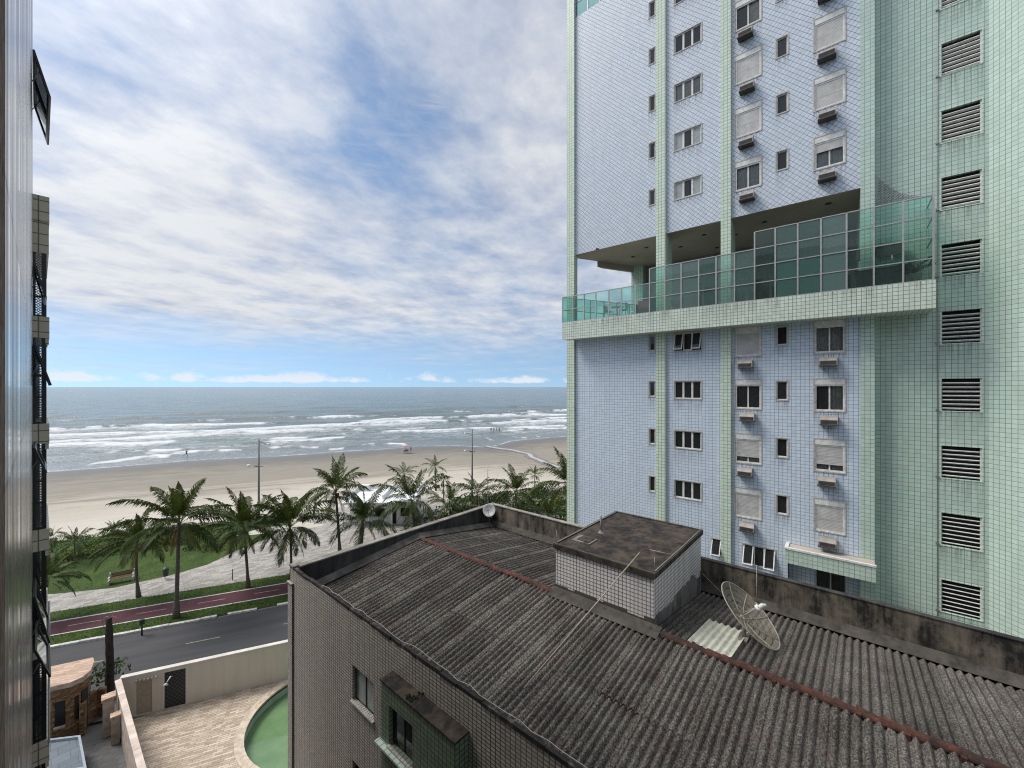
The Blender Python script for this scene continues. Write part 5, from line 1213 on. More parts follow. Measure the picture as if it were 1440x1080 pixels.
def window(h, kind, state='', parent=TW, y=0.0):
    a, b, z0, z1 = h; rn = RW
    mb = MB(); t = .06
    # stone surround just proud of the tiles
    frame_box(mb, a-.055, b+.055, z0-.055, z1+.055, y-.022, y+.015, .056); w = mb.build('window', M['trim'], parent)
    if kind == 'small':
        m = Matrix.Translation((0, y+.07, z1)) @ Matrix.Rotation(-.5, 4, 'X') @ Matrix.Translation((0, -y-.07, -z1)) if state == 'tilted' else Matrix.Identity(4)
        mb = MB(); frame_box(mb, a+.001, b-.001, z0+.001, z1-.001, y+.05, y+.10, .045, m); mb.build('frame', M['white'], w)
        mb = MB(); mb.quad([m @ Vector(q) for q in ((a+.04, y+.075, z0+.04), (b-.04, y+.075, z0+.04), (b-.04, y+.075, z1-.04), (a+.04, y+.075, z1-.04))]); mb.build('pane', M['pane'], w)
        if state == 'blind':
            mb = MB(); mb.box((a+.045, y+.13, z0+.05), (b-.045, y+.14, z1-.02)); mb.build('blind', M['curtain_dark'], w)
    elif kind == 'triple':
        n = 3; pw = (b-a)/n
        for i in range(n):
            x0, x1 = a+pw*i, a+pw*(i+1); ang = 0
            if state == 'open': ang = (-.52, -.06, -.46)[i] if z1 < 12 else (-.34, -.05, -.34)[i]
            m = Matrix.Translation((0, y+.07, z1)) @ Matrix.Rotation(ang, 4, 'X') @ Matrix.Translation((0, -y-.07, -z1)) if ang else None
            mb = MB(); frame_box(mb, x0+.002, x1-.002, z0+.002, z1-.002, y+.05, y+.095, .05, m); sf_ = mb.build('sash', M['white'], w)
            mb = MB(); P_ = [Vector(q) for q in ((x0+.05, y+.07, z0+.05), (x1-.05, y+.07, z0+.05), (x1-.05, y+.07, z1-.05), (x0+.05, y+.07, z1-.05))]
            if m is not None: P_ = [m @ q for q in P_]
            mb.quad(P_); mb.build('pane', M['frost'] if state == 'frost' and i != 1 else M['pane'], w)
        if state == 'light': curtain(a+.03, b-.03, z0+.03, z1-.03, y+.2, 'curtain', w, rn)
        if state == 'frost' : curtain(a+.03, (a+b)/2, z0+.03, z1-.03, y+.25, 'curtain_dark', w, rn)
    else:
        bx = .27; zt = z1-bx
        mb = MB(); mb.box((a+.002, y-.01, zt), (b-.002, y+.12, z1-.002)); mb.build('shutter_box', M['white'], w)
        mb = MB(); frame_box(mb, a+.002, b-.002, z0+.002, zt-.002, y+.02, y+.13, .07); mb.build('frame', M['white'], w)
        f = {'closed': 1.0, 'half': .36, 'gap': .78, 'open': 0.0, 'curt': 0.0, 'onecurt': 0.0, 'darkcurt': 0.0}[state]
        zi0, zi1 = z0+.072, zt-.072; zz = zi1-(zi1-zi0)*f
        if f > 0:
            mb = MB(); mb.box((a+.073, y+.035, zz), (b-.073, y+.055, zi1)); mb.box((a+.073, y+.028, zz+.001), (b-.073, y+.034, zz+.04))
            if f > .5: mb.box((a+.073, y+.030, zz+(zi1-zz)*.45), (b-.073, y+.0345, zz+(zi1-zz)*.45+.022))
            mb.build('shutter', M['shutter'], w)
        if f < 1:
            mid = (a+b)/2; mb = MB(); mb.box((mid-.03, y+.075, zi0), (mid+.03, y+.11, zz)); mb.build('mullion', M['white'], w)
            for x0, x1 in ((a+.075, mid-.03), (mid+.03, b-.075)):
                mb = MB(); mb.quad([(x0, y+.09, zi0), (x1, y+.09, zi0), (x1, y+.09, zz), (x0, y+.09, zz)]); mb.build('pane', M['pane'], w)
            if state in ('curt', 'half', 'gap'): curtain(a+.08, b-.08, zi0, zi1, y+.22, 'curtain', w, rn)
            if state == 'darkcurt': curtain(a+.08, b-.08, zi0, zi1, y+.22, 'curtain_dark', w, rn)
            if state == 'onecurt': curtain(mid+.02, b-.08, zi0, zi1, y+.22, 'curtain', w, rn)
    return w
vis = len(tops)
for i, h in enumerate(holA): window(h, 'small', 'blind' if i % 3 == 1 else '')
for i, h in enumerate(holD): window(h, 'small', 'blind' if i in (2, 5, 6) else '')
for i, h in enumerate(holB): window(h, 'triple', {3: 'open', 4: 'frost', 5: 'frost', 6: 'light'}.get(i, ''))
stC = {0: 'closed', 1: 'gap', 2: 'darkcurt', 3: 'closed', 4: 'curt', 5: 'closed', 6: 'closed', 7: 'onecurt'}
stE = {0: 'closed', 1: 'gap', 2: 'onecurt', 3: 'curt', 4: 'half', 5: 'closed', 6: 'closed', 7: 'closed'}
for i, h in enumerate(holC): window(h, 'shutter', stC.get(i, 'closed'))
for i, h in enumerate(holE): window(h, 'shutter', stE.get(i, 'closed'))
window(holX[0], 'triple', 'open'); window(holX[1], 'small', 'tilted')
# louvred stairwell openings
for h in holL:
    a, b, z0, z1 = h
    mb = MB(); frame_box(mb, a-.04, b+.04, z0-.04, z1+.04, YR-.015, YR+.015, .041); w = mb.build('louvre_window', M['green_light'], TW)
    mb = MB(); n = 7
    for i in range(n):
        z = z0+.10+(z1-z0-.12)*i/n; A = Matrix.Translation((0, YR+.10, z)) @ Matrix.Rotation(-.45, 4, 'X'); mb.box((a+.04, -.058, -.017), (b-.04, .058, .017), A)
    for x in (a+.002, b-.04): mb.box((x, YR+.03, z0+.002), (x+.038, YR+.15, z1-.002))
    mb.build('louvre_slats', M['white'], w)
    mb = MB(); mb.box((a+.04, YR+.2, z0), (b-.04, YR+.218, z1)); mb.build('dark_backing', M['dark'], w)
# drip wires on the green wall
mb = MB()
for px, y in ((1318, YR-.02),): x = X(px, YR); mb.tube([(x, y-.01, 4), (x, y-.01, ZTOP)], .012, 5); [mb.box((x-.05, y-.05, z), (x+.04, y+.018, z+.07)) for z in np.arange(8.2, 50, 2.92)]
xw = xF+1.0*s2*1.3; yw = YR-1.0*s2*1.3-.03; mb.tube([(xw, yw, 4), (xw, yw, ZTOP)], .012, 5)
for z in np.arange(9.1, 50, 2.92): mb.box((xw-.1, yw-.04, z), (xw-.05, yw+.06, z+.06)); mb.box((xw+.04, yw-.06, z), (xw+.09, yw+.0, z+.06))
mb.build('conductor_wire', M['steel'], TW)
# entrance canopy ledge
mb = MB(); mb.box((lx0, -.9, zp0), (lx1-.001, -.08, zp1-.06)); cn = mb.build('canopy', M['green'], TW)
mb = MB(); mb.box((lx0-.03, -.93, zp1-.058), (lx1+.02, -.80, zp1+.03)); mb.box((lx0-.03, -.799, zp1-.058), (lx0+.12, -.02, zp1+.03)); mb.build('canopy_rim', M['white'], cn)
mb = MB(); mb.box((lx0+.121, -.798, zp1-.058), (lx1-.01, -.02, zp1-.03)); mb.build('canopy_top', M['soffit'], cn)
mb = MB(); wall_holes(mb, nich[0], nich[1], nich[2], nich[3], [door], y=.55, depth=.12); mb.build('niche_wall', M['lav'], TW)
mb = MB(); a, b, z0, z1 = door; frame_box(mb, a, b, z0, z1, .6, .65, .05); mb.box(((a+b)/2-.03, .6, z0+.05), ((a+b)/2+.03, .65, z1-.05)); dr_ = mb.build('glass_door', M['alu'], TW)
mb = MB(); mb.quad([(a, .63, z0), (b, .63, z0), (b, .63, z1), (a, .63, z1)]); mb.build('pane', M['pane'], dr_)

# air conditioners, each its own thing
M['ac'] = plain('air_conditioner_case', (.33,.30,.27), .55, .1, var=.14, scale=3); M['acdark'] = plain('air_conditioner_grille', (.06,.052,.046), .6)
def ac_proto(label):
    r = empty('air_conditioner', (0, 0, 0), 0, label, 'air conditioner', 'window air conditioners on the tower')
    W, D, h = .34, .42, .44
    mb = MB(); mb.prism([(-W, -D), (W, -D), (W, -.024), (-W, -.024)], .05, h*.62)
    mb.quad([(-W, -D, h*.62), (W, -D, h*.62), (W, -D+.16, h), (-W, -D+.16, h)]); mb.quad([(-W, -D+.16, h), (W, -D+.16, h), (W, -.024, h), (-W, -.024, h)])
    mb.quad([(-W, -D, h*.62), (-W, -D+.16, h), (-W, -.024, h), (-W, -.024, h*.62)]); mb.quad([(W, -D, h*.62), (W, -.024, h*.62), (W, -.024, h), (W, -D+.16, h)]); mb.build('case', M['ac'], r)
    mb = MB()
    for i in range(6): mb.box((-W+.04, -D-.012, .085+i*.03), (W-.04, -D-.001, .10+i*.03))
    mb.build('grille', M['acdark'], r)
    mb = MB(); mb.box((-W-.02, -D-.03, .0), (W+.02, -.024, .045)); mb.build('bracket', M['acdark'], r)
    return r
acp = None; N4 = ['first', 'second', 'third', 'fourth', 'fifth', 'sixth', 'seventh']
for col, nm in ((colC, 'left'), (colE, 'right')):
    for i, z in enumerate(tops[:8]):
        k = i-4 if i >= 4 else 3-i
        st = {'closed': 'closed shutter', 'gap': 'nearly closed shutter', 'darkcurt': 'dark curtained window', 'curt': 'curtained window', 'half': 'half lowered shutter', 'onecurt': 'half curtained window'}[(stC if nm == 'left' else stE)[i]]
        lb = f"air conditioner under a {st}, {N4[k]} {'above' if i >= 4 else 'below'} the terrace, {nm} column"
        if i == 0: lb = f"air conditioner under a closed shutter, lowest in the {nm} column of the tower"
        if acp is None: acp = ac_proto(lb); o = acp
        else: o = dup(acp); o['label'] = lb
        zb = z-1.55-.30-.44 if i >= 4 else z-1.55-.28-.40
        dx = RW.uniform(-.06, .06); p = TM @ Vector(((col[0]+col[1])/2-.05+dx, 0, zb)); o.location = p; o.rotation_euler = (0, 0, TROT)

# rain and drip stains washed down the tiles
def _drip():
    t = NT('drip_stain'); u0 = t.uv(); sx = t.node('SeparateXYZ'); t.link(u0, sx.inputs[0])
    n = t.ramp(t.noise(t.map(u0, scale=(14, .35, 1)), 1.0, 5, .65), [(.42, 0.0), (.68, 1.0)])
    a = t.math('MULTIPLY', n, t.math('MULTIPLY', t.math('POWER', t.math('SUBTRACT', 1.0, t.math('FRACT', sx.outputs[1]), clamp=True), 1.4), .42))
    tr = t.node('BsdfTransparent'); mx = t.node('MixShader'); t.link(a, mx.inputs[0]); t.link(tr.outputs[0], mx.inputs[1]); t.link(t.p.outputs[0], mx.inputs[2]); t.link(mx.outputs[0], t.out.inputs[0]); t.set((.10,.095,.08), .9); return t.m
mb = MB(); rn_ = random.Random(19)
def drip(x0, x1, zt, L, y):
    k = rn_.uniform(0, 40); n = rn_.randrange(1, 60); mb.quad([(x0, y, zt-L), (x1, y, zt-L), (x1, y, zt), (x0, y, zt)], uvs=[(x0+k, n+.999), (x1+k, n+.999), (x1+k, n+.001), (x0+k, n+.001)])
for h in [q for q in holA+holB+holC+holD+holE if q[3] < ZS+.1 or q[2] > ZC]:
    wide = h[1]-h[0] > 1.0 and (h in holC or h in holE)
    drip(h[0]-.06, h[1]+.06, h[2]-.058, rn_.uniform(.5, 1.1), -.004)
    if wide: m_ = (h[0]+h[1])/2-.05; drip(m_-.36, m_+.36, h[2]-.74, rn_.uniform(.5, .62), -.006)
for z in lvt: drip(xlv[0]-.05, xlv[1]+.05, z-1.445, rn_.uniform(.7, 1.4), YR-.004)
dx_ = (tx1-tx0)/24
for i in range(24):
    if rn_.random() < .75: drip(tx0+dx_*i, tx0+dx_*(i+rn_.uniform(.5, 1)), ZT-.01, rn_.uniform(.5, 1.1), YT-.003)
mb.build('drip_stains', _drip(), TW)['kind'] = 'stuff'

# terrace things seen through the green glass
def terrace_things():
    def at_(x, y): p = TM @ Vector((x, y, ZT+.011)); return p
    M['redcloth'] = plain('red_parasol_cloth', (.45,.08,.07), .8); M['leaf_pot'] = M['bush_d']
    p = at_(X(905, -.3), -.35); r = empty('armchair', p, TROT+.4, 'padded red terrace armchair behind the green glass', 'chair')
    mb = MB(); mb.box((-.32, -.3, .2), (.32, .3, .42)); mb.build('seat', M['redcloth'], r)
    mb = MB(); mb.box((-.32, .301, .2), (.32, .45, .95)); mb.build('backrest', M['redcloth'], r)
    for s in (-1, 1):
        mb = MB(); mb.box((s*.42, -.3, .0), (s*.325, .42, .62)); mb.build('armrest', M['wood'], r)
    for px, lab in ((868, 'small round white table standing left on the terrace behind glass'),):
        p = at_(X(px, -.3), -.3); r = empty('terrace_table', p, 0, lab, 'table'); mb = MB(); mb.lathe((0, 0, .70), [(.001, 0), (.42, 0), (.42, .035), (.001, .036)], 20); mb.build('tabletop', M['white'], r)
        mb = MB(); mb.lathe((0, 0, 0), [(.25, 0), (.25, .03), (.04, .06), (.04, .7)], 12); mb.build('stem', M['white'], r)
    cp = None
    for i, (px_, y_, rz_) in enumerate(((856, -.5, 1.3), (877, -.5, -1.5), (893, .4, -2.2))):
        if cp is None:
            cp = empty('terrace_chair', (0, 0, 0), 0, 'x', 'chair', 'white chairs on the glazed terrace')
            mb = MB(); mb.box((-.22, -.22, .42), (.22, .22, .46)); mb.build('seat', M['white'], cp)
            mb = MB(); mb.box((-.22, .19, .50), (.22, .225, .88)); mb.build('backrest', M['white'], cp)
            for a_ in (-.2, .2):
                for b_ in (-.2, .2): mb = MB(); mb.tube([(a_, b_, 0), (a_, b_, .42 if b_ < 0 else .86)], .018, 6); mb.build('leg', M['white'], cp)
            o = cp
        else: o = dup(cp)
        o.location = at_(X(px_, y_), y_); o.rotation_euler = (0, 0, TROT+rz_); o['label'] = ('white terrace chair left of the small round table behind glass', 'white terrace chair right of the small round table behind glass', 'white terrace chair standing nearest the red armchair')[i]
    for px, y, s, lab in ((1285, -.3, 1.0, 'potted palm like plant at the right end of the glazed terrace'), (950, 1.6, 1.1, 'leafy potted plant near the left column of the terrace')):
        p = at_(X(px, y), y); r = empty('potted_plant', p, 0, lab, 'plant'); mb = MB(); mb.lathe((0, 0, 0), [(.001, 0), (.2, 0), (.27, .45), (.24, .45), (.2, .4), (.001, .4)], 14); mb.build('pot', M['coping'], r)
        rn = random.Random(int(px)); mb = MB(); tv_ = []
        for i in range(11): frond(mb, tv_, Vector((0, 0, .45)), i*2.4, R(rn.uniform(25, 75)), rn.uniform(.6, 1.0)*s, rn, 1.0, 12, 1.2)
        o = mb.build('leaves', M['leaf_pot'], r); tint_attr(o.data, tv_)
    p = at_(X(1240, .1), .1); r = empty('barbecue_counter', p, TROT, 'dark barbecue counter with hanging tools behind the right terrace glass', 'counter')
    mb = MB(); mb.box((-.9, -.3, 0), (.9, .3, .9)); mb.build('base', M['acdark'], r); mb = MB(); mb.box((-.95, -.34, .902), (.95, .32, .95)); mb.build('worktop', M['dark'], r)
    mb = MB(); mb.box((-.9, .1, 1.55), (.75, .32, 2.1)); mb.build('hood', M['acdark'], r)
    for i, x in enumerate((-.6, -.2, .35)):
        mb = MB(); mb.tube([(x, .06, 1.55), (x, .06, 1.15)], .02, 6); mb.build('utensil', M['alu'], r)
terrace_things()

# ------------------------------------------------------------------ the near apartment building on the left (camera leans out beside it)
def _glaze():
    t = NT('glazed_wall_tile'); u0 = t.uv()
    b = t.node('TexBrick', offset=0.0); t.link(u0, b.inputs[0]); b.inputs['Scale'].default_value = 1; b.inputs['Brick Width'].default_value = .9; b.inputs['Row Height'].default_value = 1.46; b.inputs['Mortar Size'].default_value = .022; b.inputs['Mortar Smooth'].default_value = .2
    b.inputs['Color1'].default_value = (.30,.29,.27, 1); b.inputs['Color2'].default_value = (.24,.23,.215, 1); b.inputs['Mortar'].default_value = (.06,.055,.05, 1)
    n = t.noise(t.map(u0, scale=(2.0, .5, 1)), 1.4, 5, .65); n2 = t.noise(t.map(u0, scale=(1, .05, 1)), 1.6, 5, .65, col=True)
    st = t.ramp(t.noise(t.map(u0, scale=(3, .07, 1)), 2.0, 5, .65), [(.45, 0.0), (.7, .55)])
    c = t.mix(st, b.outputs[0], (.40,.385,.36)); c = t.mix(t.ramp(n, [(.55, 0.0), (.75, .5)]), c, (.10,.09,.08))
    # every slab hangs a hair out of true
    sc = t.node('VectorMath', operation='MULTIPLY'); t.link(u0, sc.inputs[0]); sc.inputs[1].default_value = (1/.9, 1/1.46, 0)
    fl = t.node('VectorMath', operation='FLOOR'); t.link(sc.outputs[0], fl.inputs[0]); wn = t.node('TexWhiteNoise', noise_dimensions='2D'); t.link(fl.outputs[0], wn.inputs['Vector'])
    ge = t.node('NewGeometry'); s1 = t.node('VectorMath', operation='SUBTRACT'); t.link(wn.outputs['Color'], s1.inputs[0]); s1.inputs[1].default_value = (.5, .5, .5)
    s2_ = t.node('VectorMath', operation='SCALE'); t.link(s1.outputs[0], s2_.inputs[0]); s2_.inputs['Scale'].default_value = .03
    s3 = t.node('VectorMath', operation='SUBTRACT'); t.link(n2, s3.inputs[0]); s3.inputs[1].default_value = (.5, .5, .5)
    s4 = t.node('VectorMath', operation='SCALE'); t.link(s3.outputs[0], s4.inputs[0]); s4.inputs['Scale'].default_value = .05
    ad = t.node('VectorMath', operation='ADD'); t.link(ge.outputs['Normal'], ad.inputs[0]); t.link(s2_.outputs[0], ad.inputs[1])
    a2 = t.node('VectorMath', operation='ADD'); t.link(ad.outputs[0], a2.inputs[0]); t.link(s4.outputs[0], a2.inputs[1])
    nm = t.node('VectorMath', operation='NORMALIZE'); t.link(a2.outputs[0], nm.inputs[0]); t.link(nm.outputs[0], t.p.inputs['Normal'])
    sk = t.noise(t.map(u0, scale=(2.4, .045, 1)), 1.0, 6, .72); dk = t.ramp(sk, [(.40, 0.0), (.58, 1.0)]); md = t.math('SUBTRACT', 1.0, t.math('MULTIPLY', b.outputs['Fac'], .9))
    c = t.mix(t.math('MULTIPLY', dk, .6), (.10,.085,.07), c)
    t.val(t.p.inputs['Specular IOR Level'], t.math('MULTIPLY', t.math('ADD', .12, t.math('MULTIPLY', dk, .88)), md))
    return t.set(c, t.math('SUBTRACT', .36, t.math('MULTIPLY', dk, .26)))
M['glaze'] = _glaze()
M['granite'] = plain('brown_granite', (.20,.15,.12), .95, var=.3, scale=14); [setattr(n_.inputs['Specular IOR Level'], 'default_value', .03) for n_ in M['granite'].node_tree.nodes if n_.type == 'BSDF_PRINCIPLED']
AB = empty('apartment_building', (0, 0, 0), 0, 'near apartment building with a shiny tiled side wall and stacked beige balconies', 'building')
WX = -.10
mb = MB(); mb.quad([(WX, -10, 0), (WX, 17, 0), (WX, 17, 31), (WX, -10, 31)]); mb.quad([(WX, 17, 0), (-14, 17, 0), (-14, 17, 31), (WX, 17, 31)]); mb.quad([(-14, -10, 0), (WX, -10, 0), (WX, -10, 31), (-14, -10, 31)]); mb.quad([(-14, 17, 0), (-14, -10, 0), (-14, -10, 31), (-14, 17, 31)]); mb.quad([(-14, -10, 31), (WX, -10, 31), (WX, 17, 31), (-14, 17, 31)])
mb.build('side_wall', M['glaze'], AB)
gy = onX(7.5, HY, WX+.003).y
mb = MB(); zz = 10.0
while zz < 26: mb.box((WX-.05, 1.2, zz), (WX+.003, gy, zz+1.78)); zz += 1.786
mb.build('granite_jamb', M['granite'], AB)
kz = (onY(58, HY, 17)-CAM).dot(FW)/F
def zy(py): return H-(py-HY)*kz
xs_ = onY(69.5, HY, 17).x; xg = onY(65.5, HY, 17).x
slabs = [(zy(475), zy(445)), (zy(624), zy(596)), (zy(775), zy(745)), (zy(925), zy(895)), (zy(1075), zy(1044)), (zy(1225), zy(1194))]
for z0, z1 in slabs:
    mb = MB(); mb.box((-3, 17.002, z0), (xs_, 21, z1)); s_ = mb.build('balcony_slab', M['beige_tile'], AB)
    mb = MB(); mb.box((xs_-.075, 17.03, z0-.16), (xs_-.01, 17.4, z0-.002)); mb.build('drip_edge', M['beige_tile'], s_)
mb = MB(); mb.box((-3, 17.002, zy(310)), (xs_, 21, zy(275))); tl = mb.build('balcony_top', M['beige_tile'], AB)
mb = MB(); mb.box((-3, 17.05, zy(355)), (xs_-.01, 21, zy(310)-.002)); mb.build('balcony_beam', M['beige_tile'], tl)
fl_ = [zy(355)] + [s[0] for s in slabs]
for i in range(6):
    zt_, zb_ = fl_[i]-.002, slabs[i][1]+.002
    mb = MB(); mb.box((xg-.09, 17.06, zb_), (xg, 17.16, zt_)); mb.box((WX+.002, 17.06, zb_), (WX+.05, 17.14, zt_))
    for f in (.30, .55): mb.box((WX+.051, 17.07, zb_+(zt_-zb_)*f), (xg-.091, 17.13, zb_+(zt_-zb_)*f+.05))
    mb.box((WX+.051, 17.07, zb_), (xg-.091, 17.13, zb_+.05)); mb.box((xg-.06, 17.161, zb_), (xg-.01, 21, zb_+.06)); mb.box((xg-.06, 17.161, zb_+(zt_-zb_)*.5), (xg-.01, 21, zb_+(zt_-zb_)*.5+.05))
    g_ = mb.build('balcony_glazing', M['black'], AB)
    mb = MB(); mb.quad([(WX+.05, 17.1, zb_+.05), (xg-.09, 17.1, zb_+.05), (xg-.09, 17.1, zt_), (WX+.05, 17.1, zt_)]); mb.quad([(xg-.035, 17.17, zb_+.06), (xg-.035, 21, zb_+.06), (xg-.035, 21, zt_), (xg-.035, 17.17, zt_)]); mb.build('pane', M['pane'], g_)
    mb = MB(); mb.quad([(WX+.05, 17.2, zb_+.05), (xg-.09, 17.2, zb_+.05), (xg-.09, 17.2, zt_), (WX+.05, 17.2, zt_)]); mb.build('net', M['net'], g_)
    if i > 0:
        mb = MB(); mb.box((-3, 18.2 if i > 1 else 20.7, zb_), (xg-.12, 20.9, zt_)); mb.build('curtained_interior', M['curtain_dark'] if i in (1, 2, 4) else M['dark'], g_)
pyl = onY(69, HY, 16.99)
mb = MB(); mb.tube([(pyl.x, 17.0, zy(1050)), (pyl.x, 17.0, zy(848))], .022, 6); mb.build('downpipe', M['white'], AB)
# top hung sashes swung out from the side wall
for hz, bz, px, y0, y1, n in ((25.48, 24.55, 67.5, 13.9, 16.7, 2), (21.04, 20.2, 62, 15.2, 16.7, 1), (19.05, 18.03, 69, 14.8, 16.7, 1), (16.54, 15.9, 62.5, 15.0, 16.7, 1), (12.9, 11.65, 67, 15.2, 16.8, 1), (11.7, 10.9, 68, 15.0, 16.8, 1)):
    out = onY(px, HY, y0).x; h = hz-bz
    for k in range(n):
        a, b = y0+(y1-y0)*k/n+.01, y0+(y1-y0)*(k+1)/n-.01; t = .11
        p = lambda y, s, o=0.0: Vector((WX+.012+(out-WX)*s+o, y, hz-h*s))
        mb = MB()
        for (ya, sa, yb, sb) in ((a, 0, b, t/h), (a, 1-t/h, b, 1), (a, t/h, a+t, 1-t/h), (b-t, t/h, b, 1-t/h)):
            c = [p(ya, sa), p(yb, sa), p(yb, sb), p(ya, sb)]; d = [q+Vector((.035, 0, .01)) for q in c]
            mb.quad(c); mb.quad(d[::-1])
            for i in range(4): mb.quad([c[i], d[i], d[(i+1) % 4], c[(i+1) % 4]])
        s_ = mb.build('awning_sash', M['black'], AB)
        mb = MB(); o = .018; mb.quad([p(a+t, t/h, o), p(b-t, t/h, o), p(b-t, 1-t/h, o), p(a+t, 1-t/h, o)]); mb.build('pane', M['darkpane'] if 'darkpane' in M else M['pane'], s_)
        mb = MB(); mb.tube([p(a+.04, .45), Vector((WX+.006, a+.04, hz-h*.75))], .009, 5); mb.build('stay', M['steel'], s_)

# ------------------------------------------------------------------ courtyard, pool, walls and gatehouse in front
def zsheet(name, pts, mat, z):
    mb = MB(); P = [Vector((p[0], p[1], z)) for p in pts]
    if sum(P[k].x*P[(k+1) % len(P)].y-P[(k+1) % len(P)].x*P[k].y for k in range(len(P))) < 0: P = P[::-1]
    mb.quad(P); return tag(mb.build(name, mat), kind='structure')
sw0, sw1 = onz(160, 953, 2.3), onz(170, 953, 2.3); SWX0, SWX1 = sw0.x, sw1.x
fw_ = lambda u, v, z=0: uv(u, v, z)
VW = -6.6
def u_at_x(x, v): return (x-O.x-V.x*v)/U.x
uc = u_at_x(SWX1, VW)
pc = Vector((10.3, 22.6)); PR = 3.72
# courtyard sheet with a round opening for the pool
mb = MB(); ring = 64; outer = []
for i in range(ring):
    a = 2*PI*i/ring; d = Vector((math.cos(a), math.sin(a))); tmax = 60
    # clip to the courtyard polygon edges
    edges = [(Vector((SWX1, 0)), Vector((-1, 0))), (Vector((22, 0)), Vector((1, 0))), (Vector((0, 4.0)), Vector((0, -1))), (Vector(uv(0, VW)[:2]), Vector(V[:2]))]
    for p, n_ in edges:
        den = d.dot(n_)
        if den > 1e-6: tmax = min(tmax, (p-pc).dot(n_)/den)
    outer.append(pc+d*tmax)
for i in range(ring):
    j = (i+1) % ring; a, b = 2*PI*i/ring, 2*PI*j/ring
    mb.quad([(pc.x+PR*1.1*math.cos(a), pc.y+PR*1.1*math.sin(a), .012), (outer[i].x, outer[i].y, .012), (outer[j].x, outer[j].y, .012), (pc.x+PR*1.1*math.cos(b), pc.y+PR*1.1*math.sin(b), .012)])
tag(mb.build('courtyard', M['court']), kind='structure')
PO = empty('swimming_pool', (pc.x, pc.y, 0), 0, 'round swimming pool with cloudy green water and a beige stone rim', 'swimming pool')
def _pw():
    t = NT('cloudy_pool_water'); n = t.noise(t.pos(), .8, 5, .6); c = t.ramp(n, [(.35, (.125,.225,.105)), (.65, (.18,.285,.145))]); t.bump(t.noise(t.pos(), 2.5, 4, .5), .08, .05); return t.set(c, .04)
mb = MB(); mb.lathe((0, 0, 0), [(.001, -.52), (PR-.012, -.52)], 64); mb.build('water', _pw(), PO)
mb = MB(); n = 64
for i in range(n):
    a, b = 2*PI*i/n, 2*PI*(i+1)/n; f = lambda r, w, z: (r*math.cos(w), r*math.sin(w), z)
    mb.quad([f(PR, a, -1.3), f(PR, a, -.05), f(PR, b, -.05), f(PR, b, -1.3)])
mb.quad([f(PR, 2*PI*i/n, -1.3) for i in range(n)]); mb.build('basin', plain('pool_wall_plaster', (.40,.50,.46), .6, var=.1, scale=1.5), PO)
mb = MB()
for i in range(n):
    a, b = 2*PI*i/n, 2*PI*(i+1)/n
    mb.quad([f(PR-.03, a, .05), f(PR*1.1+.02, a, .05), f(PR*1.1+.02, b, .05), f(PR-.03, b, .05)]); mb.quad([f(PR-.03, a, -.05), f(PR-.03, a, .05), f(PR-.03, b, .05), f(PR-.03, b, -.05)]); mb.quad([f(PR*1.1+.02, a, .0), f(PR*1.1+.02, b, .0), f(PR*1.1+.02, b, .05), f(PR*1.1+.02, a, .05)]); mb.quad([f(PR-.03, a, -.05), f(PR-.03, b, -.05), f(PR+.002, b, -.05), f(PR+.002, a, -.05)])
mb.build('coping', plain('pool_coping_stone', (.60,.50,.39), .7, var=.16, scale=5), PO)
mb = MB()
for i in range(n):
    a, b = 2*PI*i/n, 2*PI*(i+1)/n; mb.quad([f(PR-.004, a, -.17), f(PR-.004, a, -.052), f(PR-.004, b, -.052), f(PR-.004, b, -.17)])  # black strip below the coping, a painted shadow line
mb.build('shadow_band', M['black'], PO)
# street wall with its two doors
SWL = empty('street_wall', uv((uc+30)/2, VW), UA, 'long plastered courtyard wall along the street with a cream door and a dark lattice gate', 'wall')
L_ = (30-uc)/2
def to_w(px, py):
    d = ray(px, py); n_ = V; p = uv(0, VW-.1); t = (p-CAM).dot(n_)/d.dot(n_); q = CAM+d*t; a, b = touv(q); return a-(uc+30)/2, q.z
d1a, d1b = to_w(190, 1000)[0], to_w(214, 1000)[0]; d2a, d2b = to_w(231, 990)[0], to_w(261, 985)[0]; d1t = to_w(200, 957)[1]; d2t = to_w(245, 943)[1]
mb = MB(); wall_holes(mb, -L_, L_, 0, 2.25, [(d1a, d1b, .02, min(2.1, d1t)), (d2a, d2b, .02, min(2.15, d2t))], y=-.1, depth=.2); mb.quad([(L_, .1, 0), (-L_, .1, 0), (-L_, .1, 2.25), (L_, .1, 2.25)]); mb.quad([(-L_, .1, 0), (-L_, -.1, 0), (-L_, -.1, 2.25), (-L_, .1, 2.25)]); mb.build('wall_panel', M['plaster'], SWL)
mb = MB(); mb.box((-L_, -.14, 2.251), (L_, .14, 2.31)); mb.build('coping', M['cream'], SWL)
mb = MB(); mb.box((d1a+.03, -.03, .03), (d1b-.03, .02, min(2.1, d1t)-.03)); dd = mb.build('door', M['plaster_door'] if 'plaster_door' in M else plain('cream_metal_door', (.40,.35,.28), .6, var=.08), SWL)
mb = MB(); frame_box(mb, d1a, d1b, .021, min(2.1, d1t)-.001, -.06, .03, .028); mb.build('door_frame', M['cream'], dd)
mb = MB(); [mb.box((d1a+.05+i*.17, -.26, d1t+.03), (d1a+.12+i*.17, -.142, d1t+.14)) for i in range(6)]; mb.build('door_hood', M['coping'], dd)
